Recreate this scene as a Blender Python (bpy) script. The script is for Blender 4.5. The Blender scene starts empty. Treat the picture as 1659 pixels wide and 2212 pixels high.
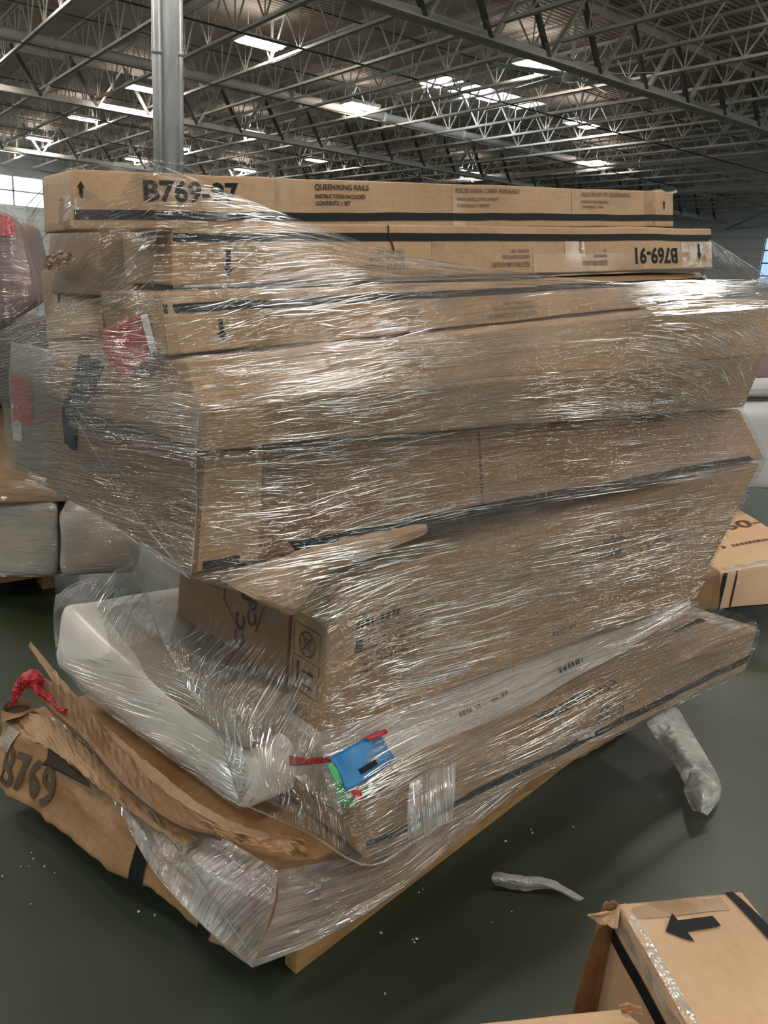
import bpy, math, random
from mathutils import Vector, Matrix, noise
random.seed(7)
S = bpy.context.scene
COL = S.collection
# ------------------------------------------------------------------ camera
F = 1660.0
CAM = Vector((0, 0, 1.6))
XA = Vector((0.80838, -0.11578, 0.57716)); YA = Vector((-0.58483, -0.26973, 0.76500)); UA = Vector((0.06711, -0.95595, -0.28576))
XA.normalize(); UA = (UA - XA*UA.dot(XA)).normalized(); YA = UA.cross(XA)
if YA.z < 0: YA = -YA
# the room's axes seen from the camera (right, down, forward) -> camera axes in the room
R_ = Vector((XA.x, YA.x, UA.x)); D_ = Vector((XA.y, YA.y, UA.y)); F_ = Vector((XA.z, YA.z, UA.z))
cam_d = bpy.data.cameras.new('camera'); cam = bpy.data.objects.new('camera', cam_d); COL.objects.link(cam)
m = Matrix(((R_.x, -D_.x, -F_.x), (R_.y, -D_.y, -F_.y), (R_.z, -D_.z, -F_.z))).to_4x4()
m.translation = CAM; cam.matrix_world = m
cam_d.sensor_fit = 'VERTICAL'; cam_d.sensor_height = 36; cam_d.lens = 36*F/2212; cam_d.clip_end = 300; cam_d.clip_start = .05
S.camera = cam
S.view_settings.view_transform = 'Standard'; S.view_settings.look = 'None'; S.view_settings.gamma = 1
S.view_settings.use_curve_mapping = False; S.view_settings.exposure = -0.85
S.cycles.transparent_max_bounces = 18; S.cycles.max_bounces = 7; S.cycles.glossy_bounces = 3; S.cycles.transmission_bounces = 3
S.cycles.diffuse_bounces = 3; S.cycles.sample_clamp_indirect = 6; S.cycles.caustics_reflective = False; S.cycles.caustics_refractive = False
W = bpy.data.worlds.new('daylight'); S.world = W; W.use_nodes = True
W.node_tree.nodes['Background'].inputs[0].default_value = (.62, .82, 1, 1); W.node_tree.nodes['Background'].inputs[1].default_value = 2.2
LIGHT_E = 215.0; SKY_E = 22.0

def P(px, py, z):
    return CAM + R_*((px-829.5)/F*z) + D_*((py-1106)/F*z) + F_*z
def PH(px, py, h):
    d = R_*((px-829.5)/F) + D_*((py-1106)/F) + F_
    return CAM + d*((h-1.6)/d.z)

# ------------------------------------------------------------------ materials
def mat(name, col, rough=.6, metal=0, emit=None, es=0, spec=.5):
    m = bpy.data.materials.new(name); m.use_nodes = True
    b = m.node_tree.nodes['Principled BSDF']
    b.inputs['Base Color'].default_value = (*col, 1); b.inputs['Roughness'].default_value = rough; b.inputs['Metallic'].default_value = metal
    b.inputs['Specular IOR Level'].default_value = spec
    if emit:
        b.inputs['Emission Color'].default_value = (*emit, 1); b.inputs['Emission Strength'].default_value = es
    return m
def nd(nt, t, **kw):
    n = nt.nodes.new(t)
    for k, v in kw.items():
        if k in n.inputs.keys() if isinstance(k, str) else False: n.inputs[k].default_value = v
        else: setattr(n, k, v)
    return n
def ramp(nt, src, stops):
    r = nt.nodes.new('ShaderNodeValToRGB'); e = r.color_ramp.elements
    while len(e) < len(stops): e.new(.5)
    for i, (p, c) in enumerate(stops):
        e[i].position = p; e[i].color = (*c, 1) if len(c) == 3 else c
    nt.links.new(src, r.inputs[0]); return r
def noisemat(name, c1, c2, scale, rough=.6, stretch=(1, 1, 1), bump=0, metal=0, coord='Object', spec=.5, r2=None, detail=5, lo=.35, hi=.65, bdist=.01):
    m = mat(name, c1, rough, metal, spec=spec); nt = m.node_tree; b = nt.nodes['Principled BSDF']
    tc = nt.nodes.new('ShaderNodeTexCoord'); mp = nt.nodes.new('ShaderNodeMapping'); mp.inputs['Scale'].default_value = stretch
    nt.links.new(tc.outputs[coord], mp.inputs[0])
    n = nd(nt, 'ShaderNodeTexNoise'); n.inputs['Scale'].default_value = scale; n.inputs['Detail'].default_value = detail
    nt.links.new(mp.outputs[0], n.inputs['Vector'])
    r = ramp(nt, n.outputs[0], [(lo, c1), (hi, c2)]); nt.links.new(r.outputs[0], b.inputs['Base Color'])
    if r2 is not None:
        rr = ramp(nt, n.outputs[0], [(lo, (rough,)*3), (hi, (r2,)*3)]); nt.links.new(rr.outputs[0], b.inputs['Roughness'])
    if bump:
        bp = nt.nodes.new('ShaderNodeBump'); bp.inputs['Strength'].default_value = bump; bp.inputs['Distance'].default_value = bdist
        nt.links.new(n.outputs[0], bp.inputs['Height']); nt.links.new(bp.outputs[0], b.inputs['Normal'])
    return m
def kraft_mat(name, c, dark, rough=.5):
    # corrugated board: base tone, faint flute lines along UV, scuffs
    m = mat(name, c, rough); nt = m.node_tree; b = nt.nodes['Principled BSDF']; L = nt.links
    tc = nt.nodes.new('ShaderNodeTexCoord')
    n1 = nd(nt, 'ShaderNodeTexNoise'); n1.inputs['Scale'].default_value = 3.2; n1.inputs['Detail'].default_value = 6
    L.new(tc.outputs['Object'], n1.inputs['Vector'])
    mp = nt.nodes.new('ShaderNodeMapping'); mp.inputs['Scale'].default_value = (6, 220, 1); L.new(tc.outputs['UV'], mp.inputs[0])
    n2 = nd(nt, 'ShaderNodeTexNoise'); n2.inputs['Scale'].default_value = 1; n2.inputs['Detail'].default_value = 2; L.new(mp.outputs[0], n2.inputs['Vector'])
    n3 = nd(nt, 'ShaderNodeTexNoise'); n3.inputs['Scale'].default_value = 60; n3.inputs['Detail'].default_value = 4; L.new(tc.outputs['Object'], n3.inputs['Vector'])
    a = nd(nt, 'ShaderNodeMath', operation='MULTIPLY_ADD'); a.inputs[1].default_value = .32; L.new(n2.outputs[0], a.inputs[0]); a1_ = nd(nt, 'ShaderNodeMath', operation='ADD'); a1_.inputs[1].default_value = .34; L.new(n1.outputs[0], a1_.inputs[0]); L.new(a1_.outputs[0], a.inputs[2])
    a2 = nd(nt, 'ShaderNodeMath', operation='MULTIPLY_ADD'); a2.inputs[1].default_value = .35; L.new(n3.outputs[0], a2.inputs[0]); L.new(a.outputs[0], a2.inputs[2])
    r = ramp(nt, a2.outputs[0], [(.75, dark), (1.3, c)]); r.color_ramp.elements[1].position = 1
    hf = nd(nt, 'ShaderNodeMath', operation='MULTIPLY'); hf.inputs[1].default_value = .78; L.new(a2.outputs[0], hf.inputs[0]); L.new(hf.outputs[0], r.inputs[0])
    L.new(r.outputs[0], b.inputs['Base Color'])
    bp = nt.nodes.new('ShaderNodeBump'); bp.inputs['Strength'].default_value = .35; bp.inputs['Distance'].default_value = .006
    L.new(n1.outputs[0], bp.inputs['Height']); L.new(bp.outputs[0], b.inputs['Normal'])
    return m
def film_mat(name, haze, gloss, su, sv, streak=.35, strength=.8, rough=.13, bdist=.004, tint=(.86, .84, .82)):
    m = bpy.data.materials.new(name); m.use_nodes = True; nt = m.node_tree; L = nt.links; nt.nodes.clear()
    out = nt.nodes.new('ShaderNodeOutputMaterial'); tc = nt.nodes.new('ShaderNodeTexCoord')
    def nz(sx, sy, det=3, w=0, dist=0):
        mp = nt.nodes.new('ShaderNodeMapping'); mp.inputs['Scale'].default_value = (sx, sy, 1); mp.inputs['Location'].default_value = (w, w*1.7, 0)
        L.new(tc.outputs['UV'], mp.inputs[0])
        n = nt.nodes.new('ShaderNodeTexNoise'); n.inputs['Scale'].default_value = 1; n.inputs['Detail'].default_value = det; n.inputs['Distortion'].default_value = dist
        n.noise_dimensions = '2D'
        L.new(mp.outputs[0], n.inputs['Vector']); return n.outputs[0]
    a = nz(su, sv, 2, 3, .3); b = nz(su*.45, sv*.22, 3, 9, .6); lo = nz(3.2, 5, 3, 5); fine = nz(su*2.2, sv*2.4, 1, 13)
    def mth(op, x, y, z=None):
        n = nt.nodes.new('ShaderNodeMath'); n.operation = op
        for i, v in enumerate((x, y, z)):
            if v is None: continue
            if isinstance(v, (int, float)): n.inputs[i].default_value = v
            else: L.new(v, n.inputs[i])
        return n.outputs[0]
    h = mth('MULTIPLY_ADD', b, 3.0, a); h = mth('MULTIPLY_ADD', fine, .25, h)
    bp = nt.nodes.new('ShaderNodeBump'); bp.inputs['Strength'].default_value = strength; bp.inputs['Distance'].default_value = bdist
    L.new(h, bp.inputs['Height'])
    # streaks of doubled film: thin ridges of the stretched noise
    s = ramp(nt, a, [(.56, (0, 0, 0)), (.66, (1, 1, 1))]).outputs[0]
    s2 = ramp(nt, lo, [(.38, (0, 0, 0)), (.68, (1, 1, 1))]).outputs[0]
    st = mth('MULTIPLY', s, s2)
    hz = mth('MULTIPLY_ADD', st, streak, mth('MULTIPLY_ADD', s2, haze*.9, haze*.45))
    tr = nt.nodes.new('ShaderNodeBsdfTransparent'); tr.inputs[0].default_value = (.97, .97, .965, 1)
    df = nt.nodes.new('ShaderNodeBsdfDiffuse'); df.inputs[0].default_value = (*tint, 1); L.new(bp.outputs[0], df.inputs['Normal'])
    tl = nt.nodes.new('ShaderNodeBsdfTranslucent'); tl.inputs[0].default_value = (*tint, 1)
    mx0 = nt.nodes.new('ShaderNodeMixShader'); mx0.inputs[0].default_value = .4; L.new(df.outputs[0], mx0.inputs[1]); L.new(tl.outputs[0], mx0.inputs[2])
    mx1 = nt.nodes.new('ShaderNodeMixShader'); L.new(hz, mx1.inputs[0]); L.new(tr.outputs[0], mx1.inputs[1]); L.new(mx0.outputs[0], mx1.inputs[2])
    gl = nt.nodes.new('ShaderNodeBsdfGlossy'); gl.inputs['Roughness'].default_value = rough; L.new(bp.outputs[0], gl.inputs['Normal'])
    fr = nt.nodes.new('ShaderNodeLayerWeight'); fr.inputs[0].default_value = .35
    gf = mth('MULTIPLY_ADD', fr.outputs['Facing'], gloss, gloss*.8)
    mx2 = nt.nodes.new('ShaderNodeMixShader'); L.new(gf, mx2.inputs[0]); L.new(mx1.outputs[0], mx2.inputs[1]); L.new(gl.outputs[0], mx2.inputs[2])
    L.new(mx2.outputs[0], out.inputs[0]); return m

M = {}
M['kraft'] = kraft_mat('kraft board', (.50, .31, .165), (.37, .22, .11))
M['kraft_b'] = kraft_mat('brown board', (.27, .145, .066), (.19, .098, .043))  # brown board, deepened further for the shade low in the stack
M['kraft_shade'] = kraft_mat('shade-darkened kraft board', (.39, .235, .12), (.29, .165, .08))  # kraft darkened to carry the shade on the lower cartons
M['kraft_l'] = kraft_mat('light board', (.66, .43, .26), (.56, .35, .20))
M['kraft_c'] = kraft_mat('crumpled kraft paper', (.47, .27, .13), (.30, .16, .075), .38)
M['ink'] = mat('black print ink', (.012, .014, .015), .6, spec=.18)
M['ink_red'] = mat('dark red print ink', (.12, .045, .03), .5)
M['ink_thin'] = mat('faded print ink', (.11, .075, .05), .55)
M['tape'] = noisemat('clear brown tape', (.34, .205, .10), (.43, .265, .135), 9, .24, bump=.35, r2=.38, spec=.5)
M['tape_c'] = noisemat('glossy clear tape', (.42, .33, .25), (.62, .55, .48), 14, .13, bump=1.0, spec=.9, bdist=.02)
M['red'] = noisemat('red tape', (.55, .03, .035), (.42, .02, .03), 12, .35, bump=.4)
M['redlab'] = mat('red label paper', (.50, .035, .05), .45)
M['blue'] = noisemat('blue label paper', (.015, .19, .47), (.02, .24, .56), 5, .4)
M['green'] = noisemat('green tape', (.06, .45, .14), (.1, .55, .2), 40, .35)
M['white'] = mat('white paper', (.7, .7, .68), .5)
M['foam'] = noisemat('white foam sheet', (.70, .64, .58), (.80, .75, .70), 5, .3, bump=.4)
M['foam_g'] = noisemat('grey padded wrap', (.40, .35, .31), (.52, .46, .41), 4, .35, bump=.4)
M['taupe'] = noisemat('taupe parcel paper', (.22, .17, .13), (.30, .235, .18), 4, .4, bump=.5)
M['grey'] = mat('grey upholstery', (.46, .45, .46), .8)
M['mauve'] = mat('mauve upholstery', (.24, .17, .165), .8)
M['dark'] = mat('plain dark grey', (.035, .045, .05), .7)
M['hole'] = mat('dark brown for shaded insides and wrap', (.045, .028, .016), .8)  # dark tone standing for shade inside openings; also the dark wrap
M['wood'] = noisemat('pine wood', (.50, .31, .13), (.38, .215, .08), 3, .55, stretch=(1, 14, 14), bump=.2)
M['steel'] = noisemat('painted steel', (.60, .55, .505), (.49, .45, .415), 2, .5)
M['steel_d'] = mat('dark double angle steel', (.07, .065, .06), .5)
M['galv'] = noisemat('galvanised steel', (.17, .176, .18), (.26, .266, .27), 6, .45, metal=.1, stretch=(1, 1, .25))
M['lamp_on'] = mat('lit diffuser', (.9, .9, .9), .4, emit=(1, .955, .87), es=LIGHT_E)
M['up_fill'] = mat('added upward fill glow', (.9, .9, .9), .4, emit=(1, .95, .87), es=LIGHT_E*.045)  # glow added on top of each lamp to brighten the roof
M['sky_on'] = mat('daylit skylight panel', (.8, .9, 1), .4, emit=(.78, .93, 1), es=SKY_E)
M['housing'] = mat('white fixture housing', (.75, .75, .73), .4)
M['film'] = film_mat('clear stretch film', .035, .15, 7, 170, .10, bdist=.007, rough=.11)
M['film2'] = film_mat('layered stretch film', .06, .20, 6, 150, .14, bdist=.008, rough=.12)
M['film3'] = film_mat('milky bunched stretch film', .38, .22, 5, 110, .30, rough=.16, bdist=.008)
M['film4'] = film_mat('thick grey bunched film', .65, .20, 6, 100, .3, rough=.18, bdist=.008)
M['film5'] = film_mat('cloudy layered film', .19, .20, 6, 150, .22, bdist=.008, rough=.12, tint=(.80, .76, .78))
def pleat_mat():
    m = bpy.data.materials.new('film pleats'); m.use_nodes = True; nt = m.node_tree; nt.nodes.clear(); L = nt.links
    out = nt.nodes.new('ShaderNodeOutputMaterial'); tr = nt.nodes.new('ShaderNodeBsdfTransparent'); gl = nt.nodes.new('ShaderNodeBsdfGlossy'); gl.inputs['Roughness'].default_value = .13
    df = nt.nodes.new('ShaderNodeBsdfDiffuse'); df.inputs[0].default_value = (.85, .83, .8, 1)
    a = nt.nodes.new('ShaderNodeMixShader'); a.inputs[0].default_value = .13; L.new(tr.outputs[0], a.inputs[1]); L.new(df.outputs[0], a.inputs[2])
    b = nt.nodes.new('ShaderNodeMixShader'); b.inputs[0].default_value = .62; L.new(a.outputs[0], b.inputs[1]); L.new(gl.outputs[0], b.inputs[2]); L.new(b.outputs[0], out.inputs[0]); return m
M['pleat'] = pleat_mat()
M['film_s'] = film_mat('torn white film', .62, .10, 6, 60, .35, rough=.25, tint=(.95, .94, .90))

# ------------------------------------------------------------------ mesh helpers
def link(name, verts, faces, mats, parent=None, midx=None, uvs=None, smooth=False):
    me = bpy.data.meshes.new(name); me.from_pydata([tuple(v) for v in verts], [], faces)
    for mm in (mats if isinstance(mats, (list, tuple)) else [mats]): me.materials.append(mm)
    if midx: me.polygons.foreach_set('material_index', midx)
    if uvs:
        ul = me.uv_layers.new(name='UVMap')
        for lp in me.loops: ul.data[lp.index].uv = uvs[lp.vertex_index]
    if smooth: me.polygons.foreach_set('use_smooth', [True]*len(me.polygons))
    me.update()
    o = bpy.data.objects.new(name, me); COL.objects.link(o)
    if parent: o.parent = parent
    return o
def tag(o, label, cat, group=None):
    o['label'] = label; o['category'] = cat
    if group: o['group'] = group
    return o
def struct(o): o['kind'] = 'structure'; return o
def empty(name, loc=(0, 0, 0), label=None, cat=None, group=None):
    o = bpy.data.objects.new(name, None); COL.objects.link(o); o.location = loc; o.empty_display_size = .1
    if label: tag(o, label, cat, group)
    return o
def keep(child, parent):
    child.parent = parent; child.matrix_parent_inverse = Matrix.Translation(-Vector(parent.location)); return child
class MB:
    def __init__(s): s.v = []; s.f = []; s.m = []
    def add(s, vs, fs, mi=0):
        n = len(s.v); s.v += [Vector(v) for v in vs]; s.f += [tuple(i+n for i in f) for f in fs]; s.m += [mi]*len(fs)
    def box(s, c, h, mi=0, ax=None):
        c = Vector(c); ax = ax or (Vector((1, 0, 0)), Vector((0, 1, 0)), Vector((0, 0, 1)))
        vs = [c + ax[0]*h[0]*a + ax[1]*h[1]*b + ax[2]*h[2]*d for a in (-1, 1) for b in (-1, 1) for d in (-1, 1)]
        s.add(vs, [(0, 1, 3, 2), (4, 6, 7, 5), (0, 4, 5, 1), (2, 3, 7, 6), (0, 2, 6, 4), (1, 5, 7, 3)], mi)
    def bar(s, a, b, w, t, mi=0, up=Vector((0, 0, 1))):
        a = Vector(a); b = Vector(b); d = (b-a); L = d.length; d.normalize(); x = d.cross(up)
        if x.length < .01: x = d.cross(Vector((1, 0, 0)))
        x.normalize(); y = x.cross(d); s.box((a+b)/2, (w/2, t/2, L/2), mi, (x, y, d))
    def tube(s, pts, r, n=10, mi=0, closed_ends=True):
        pts = [Vector(p) for p in pts]; k = len(pts); base = len(s.v); px = None; vs = []
        for i, p in enumerate(pts):
            d = (pts[min(i+1, k-1)] - pts[max(i-1, 0)]).normalized()
            x = (px - d*px.dot(d)) if px else d.orthogonal()
            x.normalize(); px = x; y = d.cross(x); rr = r[i] if isinstance(r, (list, tuple)) else r
            for j in range(n): vs.append(p + (x*math.cos(2*math.pi*j/n) + y*math.sin(2*math.pi*j/n))*rr)
        fs = [(i*n+j, i*n+(j+1) % n, (i+1)*n+(j+1) % n, (i+1)*n+j) for i in range(k-1) for j in range(n)]
        if closed_ends: fs += [tuple(range(n))[::-1], tuple((k-1)*n+j for j in range(n))]
        s.add(vs, fs, mi)
    def build(s, name, mats, parent=None, smooth=False):
        return link(name, s.v, s.f, mats, parent, s.m, smooth=smooth)
def cr(p0, p1, p2, p3, t):
    return .5*((2*p1) + (p2-p0)*t + (2*p0-5*p1+4*p2-p3)*t*t + (3*p1-p0-3*p2+p3)*t*t*t)
def curve(pts, t):
    n = len(pts)-1; x = t*n; i = min(int(x), n-1); f = x-i
    g = lambda k: pts[k] if 0 <= k <= n else (pts[0]*2-pts[1] if k < 0 else pts[n]*2-pts[n-1])
    return cr(g(i-1), g(i), g(i+1), g(i+2), f)
def nv(p, s, amp, off=0):
    return Vector(noise.noise_vector(p*s + Vector((off, off*2, -off))))*amp

# text outlines as triangles, cached
_tc = {}
def text_mesh(txt, bold=.018):
    if txt in _tc: return _tc[txt]
    c = bpy.data.curves.new('t', 'FONT'); c.body = txt; c.size = 1; c.offset = bold; c.resolution_u = 3; c.align_x = 'LEFT'
    o = bpy.data.objects.new('t', c); COL.objects.link(o)
    dg = bpy.context.evaluated_depsgraph_get(); ev = o.evaluated_get(dg); me = ev.to_mesh()
    vs = [(v.co.x, v.co.y) for v in me.vertices]; fs = [tuple(p.vertices) for p in me.polygons]
    ev.to_mesh_clear(); bpy.data.objects.remove(o); bpy.data.curves.remove(c)
    _tc[txt] = (vs, fs); return _tc[txt]

class Carton:
    """six-sided carton given by its front face (left/right, top/bottom) and the vector from front to back; faces: F front, L left end, T top, R right end"""
    def __init__(s, TL, BL, TR, BR, E, amp=.006, freq=3, seed=0, rad=.006, E2=None, bend=None, crease=0):
        s.c = [Vector(x) for x in (TL, BL, TR, BR)]; s.E = Vector(E); s.E2 = Vector(E2) if E2 else s.E
        s.amp = amp; s.fr = freq; s.seed = seed; s.rad = rad; s.bend = bend; s.crease = crease
        s.Lx = (s.c[3]-s.c[1]).length; s.Lz = (s.c[0]-s.c[1]).length; s.Ly = s.E.length
        s.mb = MB(); s.uv = []
        s.ctr = (s.c[0]+s.c[3])/2 + s.E/2
    def tri(s, u, w, v):    # u along front, w depth, v up (0..1)
        TL, BL, TR, BR = s.c
        f = (BL*(1-u)+BR*u)*(1-v) + (TL*(1-u)+TR*u)*v
        p = f + (s.E*(1-u)+s.E2*u)*w
        if s.bend: p = p + s.bend(u, w, v)
        return p
    def pt(s, a, b, c, off=0):   # metres along x, y(depth), z, rounding the edges
        L = (s.Lx, s.Ly, s.Lz); r = s.rad; q = [min(max(x, r), l-r) for x, l in zip((a, b, c), L)]
        d = Vector((a-q[0], b-q[1], c-q[2]))
        if d.length > 1e-9: d = d.normalized()*(r+off)
        p = s.tri((q[0]+d.x)/L[0], (q[1]+d.y)/L[1], (q[2]+d.z)/L[2])
        if s.crease:
            k = sum((1-2*abs(noise.noise(p*f_+Vector((s.seed, 0, 0)))))*g_ for f_, g_ in ((6, 1), (15, .5))); p = p + (p-s.ctr).normalized()*k*s.crease
        return p + nv(p, s.fr, s.amp, s.seed) + nv(p, s.fr*3.1, s.amp*.35, s.seed+5)
    def body(s, n=(22, 10, 6)):
        L = (s.Lx, s.Ly, s.Lz); r = s.rad; g = []
        for k in range(3):
            a = [0, r*.35, r] + [r+(L[k]-2*r)*i/n[k] for i in range(1, n[k])] + [L[k]-r, L[k]-r*.35, L[k]]; g.append(a)
        X, Y, Z = g; idx = {}; vs = []; uv = []
        def V(a, b, c, u):
            key = (round(a, 5), round(b, 5), round(c, 5))
            if key not in idx: idx[key] = len(vs); vs.append(s.pt(a, b, c)); uv.append(u)
            return idx[key]
        fs = []
        def sheet(A, B, f, flip):
            for i in range(len(A)-1):
                for j in range(len(B)-1):
                    q = [V(*f(A[i], B[j]), (A[i], B[j])), V(*f(A[i+1], B[j]), (A[i+1], B[j])), V(*f(A[i+1], B[j+1]), (A[i+1], B[j+1])), V(*f(A[i], B[j+1]), (A[i], B[j+1]))]
                    fs.append(tuple(q[::-1] if flip else q))
        sheet(X, Z, lambda a, c: (a, 0, c), False); sheet(X, Z, lambda a, c: (a, L[1], c), True)
        sheet(Y, Z, lambda b, c: (0, b, c), True); sheet(Y, Z, lambda b, c: (L[0], b, c), False)
        sheet(X, Y, lambda a, b: (a, b, 0), True); sheet(X, Y, lambda a, b: (a, b, L[2]), False)
        s.mb.add(vs, fs, 0); s.uv = uv; return s
    def on(s, face, a, b, off):
        if face == 'F': return s.pt(a, -0.0, b) + s.nrm('F')*off
        if face == 'L': return s.pt(0, a, b) + s.nrm('L')*off
        if face == 'R': return s.pt(s.Lx, a, b) + s.nrm('R')*off
        if face == 'T': return s.pt(a, b, s.Lz) + s.nrm('T')*off
    def nrm(s, face):
        TL, BL, TR, BR = s.c
        if face == 'F': return (BR-BL).cross(TL-BL).normalized()
        if face == 'L': return (TL-BL).cross(s.E).normalized()*1.0
        if face == 'R': return -(TR-BR).cross(s.E).normalized()
        return (TR-TL).cross(s.E).normalized()
    def quadstrip(s, face, a0, a1, b0, b1, mi, n=None, off=.0025, skew=0):
        n = n or (int(abs(a1-a0)/.06)+2, int(abs(b1-b0)/.06)+1); vs = []
        for i in range(n[0]+1):
            for j in range(n[1]+1):
                t = j/n[1]; vs.append(s.on(face, a0+(a1-a0)*i/n[0]+skew*t, b0+(b1-b0)*t, off))
        k = n[1]+1
        fs = [(i*k+j, (i+1)*k+j, (i+1)*k+j+1, i*k+j+1) for i in range(n[0]) for j in range(n[1])]
        s.mb.add(vs, fs, mi); s.uv += [(0, 0)]*len(vs)
    def text(s, face, txt, a, b, h, mi=1, rot=0, xs=.86, bold=.018, off=.0028, mirror=False):
        vs, fs = text_mesh(txt, bold); co, si = math.cos(rot), math.sin(rot); out = []
        if mirror: fs = [f[::-1] for f in fs]
        for x, y in vs:
            X, Y = x*h*1.38*xs*(-1 if mirror else 1), y*h*1.38
            out.append(s.on(face, a + X*co - Y*si, b + X*si + Y*co, off))
        s.mb.add(out, fs, mi); s.uv += [(0, 0)]*len(out)
    def poly(s, face, pts, mi=1, off=.0028):
        s.mb.add([s.on(face, a, b, off) for a, b in pts], [tuple(range(len(pts)))], mi); s.uv += [(0, 0)]*len(pts)
    def arrow(s, face, a, b, L, w, mi=1, ang=math.pi/2, head=.4, hw=2.2):
        pts = [(0, -w/2), (L*(1-head), -w/2), (L*(1-head), -w*hw/2), (L, 0), (L*(1-head), w*hw/2), (L*(1-head), w/2), (0, w/2)]
        co, si = math.cos(ang), math.sin(ang)
        T = lambda p: (a+p[0]*co-p[1]*si, b+p[0]*si+p[1]*co)
        s.poly(face, [T(p) for p in (pts[0], pts[1], pts[5], pts[6])], mi, .0029); s.poly(face, [T(p) for p in (pts[2], pts[3], pts[4])], mi, .0029)
    def build(s, name, mats, parent=None, smooth=True):
        o = link(name, s.mb.v, s.mb.f, mats, parent, s.mb.m, s.uv, smooth); return o
    def tape(s, face, a0, a1, b0, b1, mats, parent, name='packing_tape', skew=0, off=.0015):
        keepv = (s.mb, s.uv); s.mb = MB(); s.uv = []
        s.quadstrip(face, a0, a1, b0, b1, 0, off=off, skew=skew)
        o = link(name, s.mb.v, s.mb.f, mats, parent, s.mb.m, s.uv, True); s.mb, s.uv = keepv; return o

def zplane(z400, z1600):
    a, b = 1/z400, 1/z1600
    return lambda x: 1/(a+(b-a)*(x-400)/1200)
def grid(rows, nu, nvv, wr=.004, off=(0, 0, 0), ang=0, fr=9, seed=0):
    """film sheet through rows of points; returns verts, faces, uvs in metres"""
    rr = [[P(*p) if not isinstance(p, Vector) else p for p in r] for r in rows]
    vs = []; fs = []; uv = []
    for j in range(nvv+1):
        t = j/nvv; line = []
        for i in range(nu+1):
            u = i/nu; line.append(curve([curve(r, u) for r in rr], t))
        vs.append(line)
    # uv: u from mean length
    U = [0]
    for i in range(nu): U.append(U[-1] + sum((vs[j][i+1]-vs[j][i]).length for j in range(0, nvv+1, max(1, nvv//4)))/len(range(0, nvv+1, max(1, nvv//4))))
    flat = []; V0 = 0
    for j in range(nvv+1):
        if j: V0 += sum((vs[j][i]-vs[j-1][i]).length for i in range(0, nu+1, max(1, nu//4)))/len(range(0, nu+1, max(1, nu//4)))
        for i in range(nu+1):
            p = vs[j][i]; q = Vector((U[i]*3, V0*fr*2, seed))
            d = noise.noise(q)*wr + noise.noise(q*2.7)*wr*.5
            flat.append(p + (CAM-p).normalized()*d*1.0)
            c, s_ = math.cos(ang), math.sin(ang); uv.append((U[i]*c+V0*s_ + seed, -U[i]*s_+V0*c + seed))
    k = nu+1
    fs = [(j*k+i, j*k+i+1, (j+1)*k+i+1, (j+1)*k+i) for j in range(nvv) for i in range(nu)]
    return flat, fs, uv
def film(name, patches, parent=None, smooth=True):
    """patches: (rows, nu, nv, material, ang, wr) -> one sheet of film"""
    V = []; Fc = []; Uv = []; mi = []; mats = []
    for k, (rows, nu, n2, mt, ang, wr) in enumerate(patches):
        v, f, u = grid(rows, nu, n2, wr, ang=ang, seed=k*3.3)
        if mt == 'only': continue
        n = len(V); V += v; Fc += [tuple(i+n for i in q) for q in f]; Uv += u
        if mt not in mats: mats.append(mt)
        mi += [mats.index(mt)]*len(f)
    mats.append('pleat')
    for k, (rows, nu, n2, mt, ang, wr) in enumerate(patches):
        v, f, u = grid(rows, nu, n2, wr, ang=0, seed=k*3.3); w_ = nu+1
        LU = u[nu][0]-u[0][0]; LV = u[-1][1]-u[0][1]; rn = random.Random(k+len(name)*7+int(LU*100))
        def ev(a, b):
            x = a/LU*nu; y = b/LV*n2; i = min(int(x), nu-1); j = min(int(y), n2-1); fx, fy = x-i, y-j
            p = lambda ii, jj: v[jj*w_+ii]
            q = (p(i, j)*(1-fx)+p(i+1, j)*fx)*(1-fy)+(p(i, j+1)*(1-fx)+p(i+1, j+1)*fx)*fy
            du = (p(i+1, j)-p(i, j)).normalized(); dv = (p(i, j+1)-p(i, j)); n = du.cross(dv); n = n.normalized() if n.length > 1e-9 else Vector((0, 0, 1))
            if n.dot(CAM-q) < 0: n = -n
            return q, n
        for _ in range(int(PLEATS.get(mt, 0)*LU*LV)):
            a0, b0 = rn.uniform(0, LU), rn.uniform(0, LV)
            if noise.noise(Vector((a0*3+k, b0*7, 1.3))) < rn.uniform(-.30, .45): continue
            L_ = rn.lognormvariate(-2.35, .6); an = ang + rn.gauss(0, .06) + .14*noise.noise(Vector((a0*2, b0*2, 7+k))); w = rn.uniform(.0006, .0018)*(1.5 if rn.random() < .1 else 1); bend = rn.gauss(0, .025)
            pts = []
            for t in range(7):
                tt = t/6; a_ = a0+math.cos(an)*L_*tt; b_ = b0+math.sin(an)*L_*tt + bend*L_*tt*(1-tt)
                if not (0 <= a_ <= LU and 0 <= b_ <= LV): break
                pts.append(ev(a_, b_))
            if len(pts) < 3: continue
            n = len(V); K = len(pts)
            for t, (q, nn) in enumerate(pts):
                d = (pts[min(t+1, K-1)][0]-pts[max(t-1, 0)][0]).normalized(); s_ = nn.cross(d).normalized(); ww = w*math.sin(math.pi*(t+.35)/(K-.3))
                V += [q+s_*ww+nn*.001, q+nn*(.001+ww*.75), q-s_*ww+nn*.001]; Uv += [(0, 0)]*3
            for t in range(K-1):
                for c in (0, 1): Fc.append((n+t*3+c, n+t*3+c+1, n+t*3+c+4, n+t*3+c+3)); mi.append(len(mats)-1)
    return link(name, V, Fc, [M[x] for x in mats], parent, mi, Uv, smooth)
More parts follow.
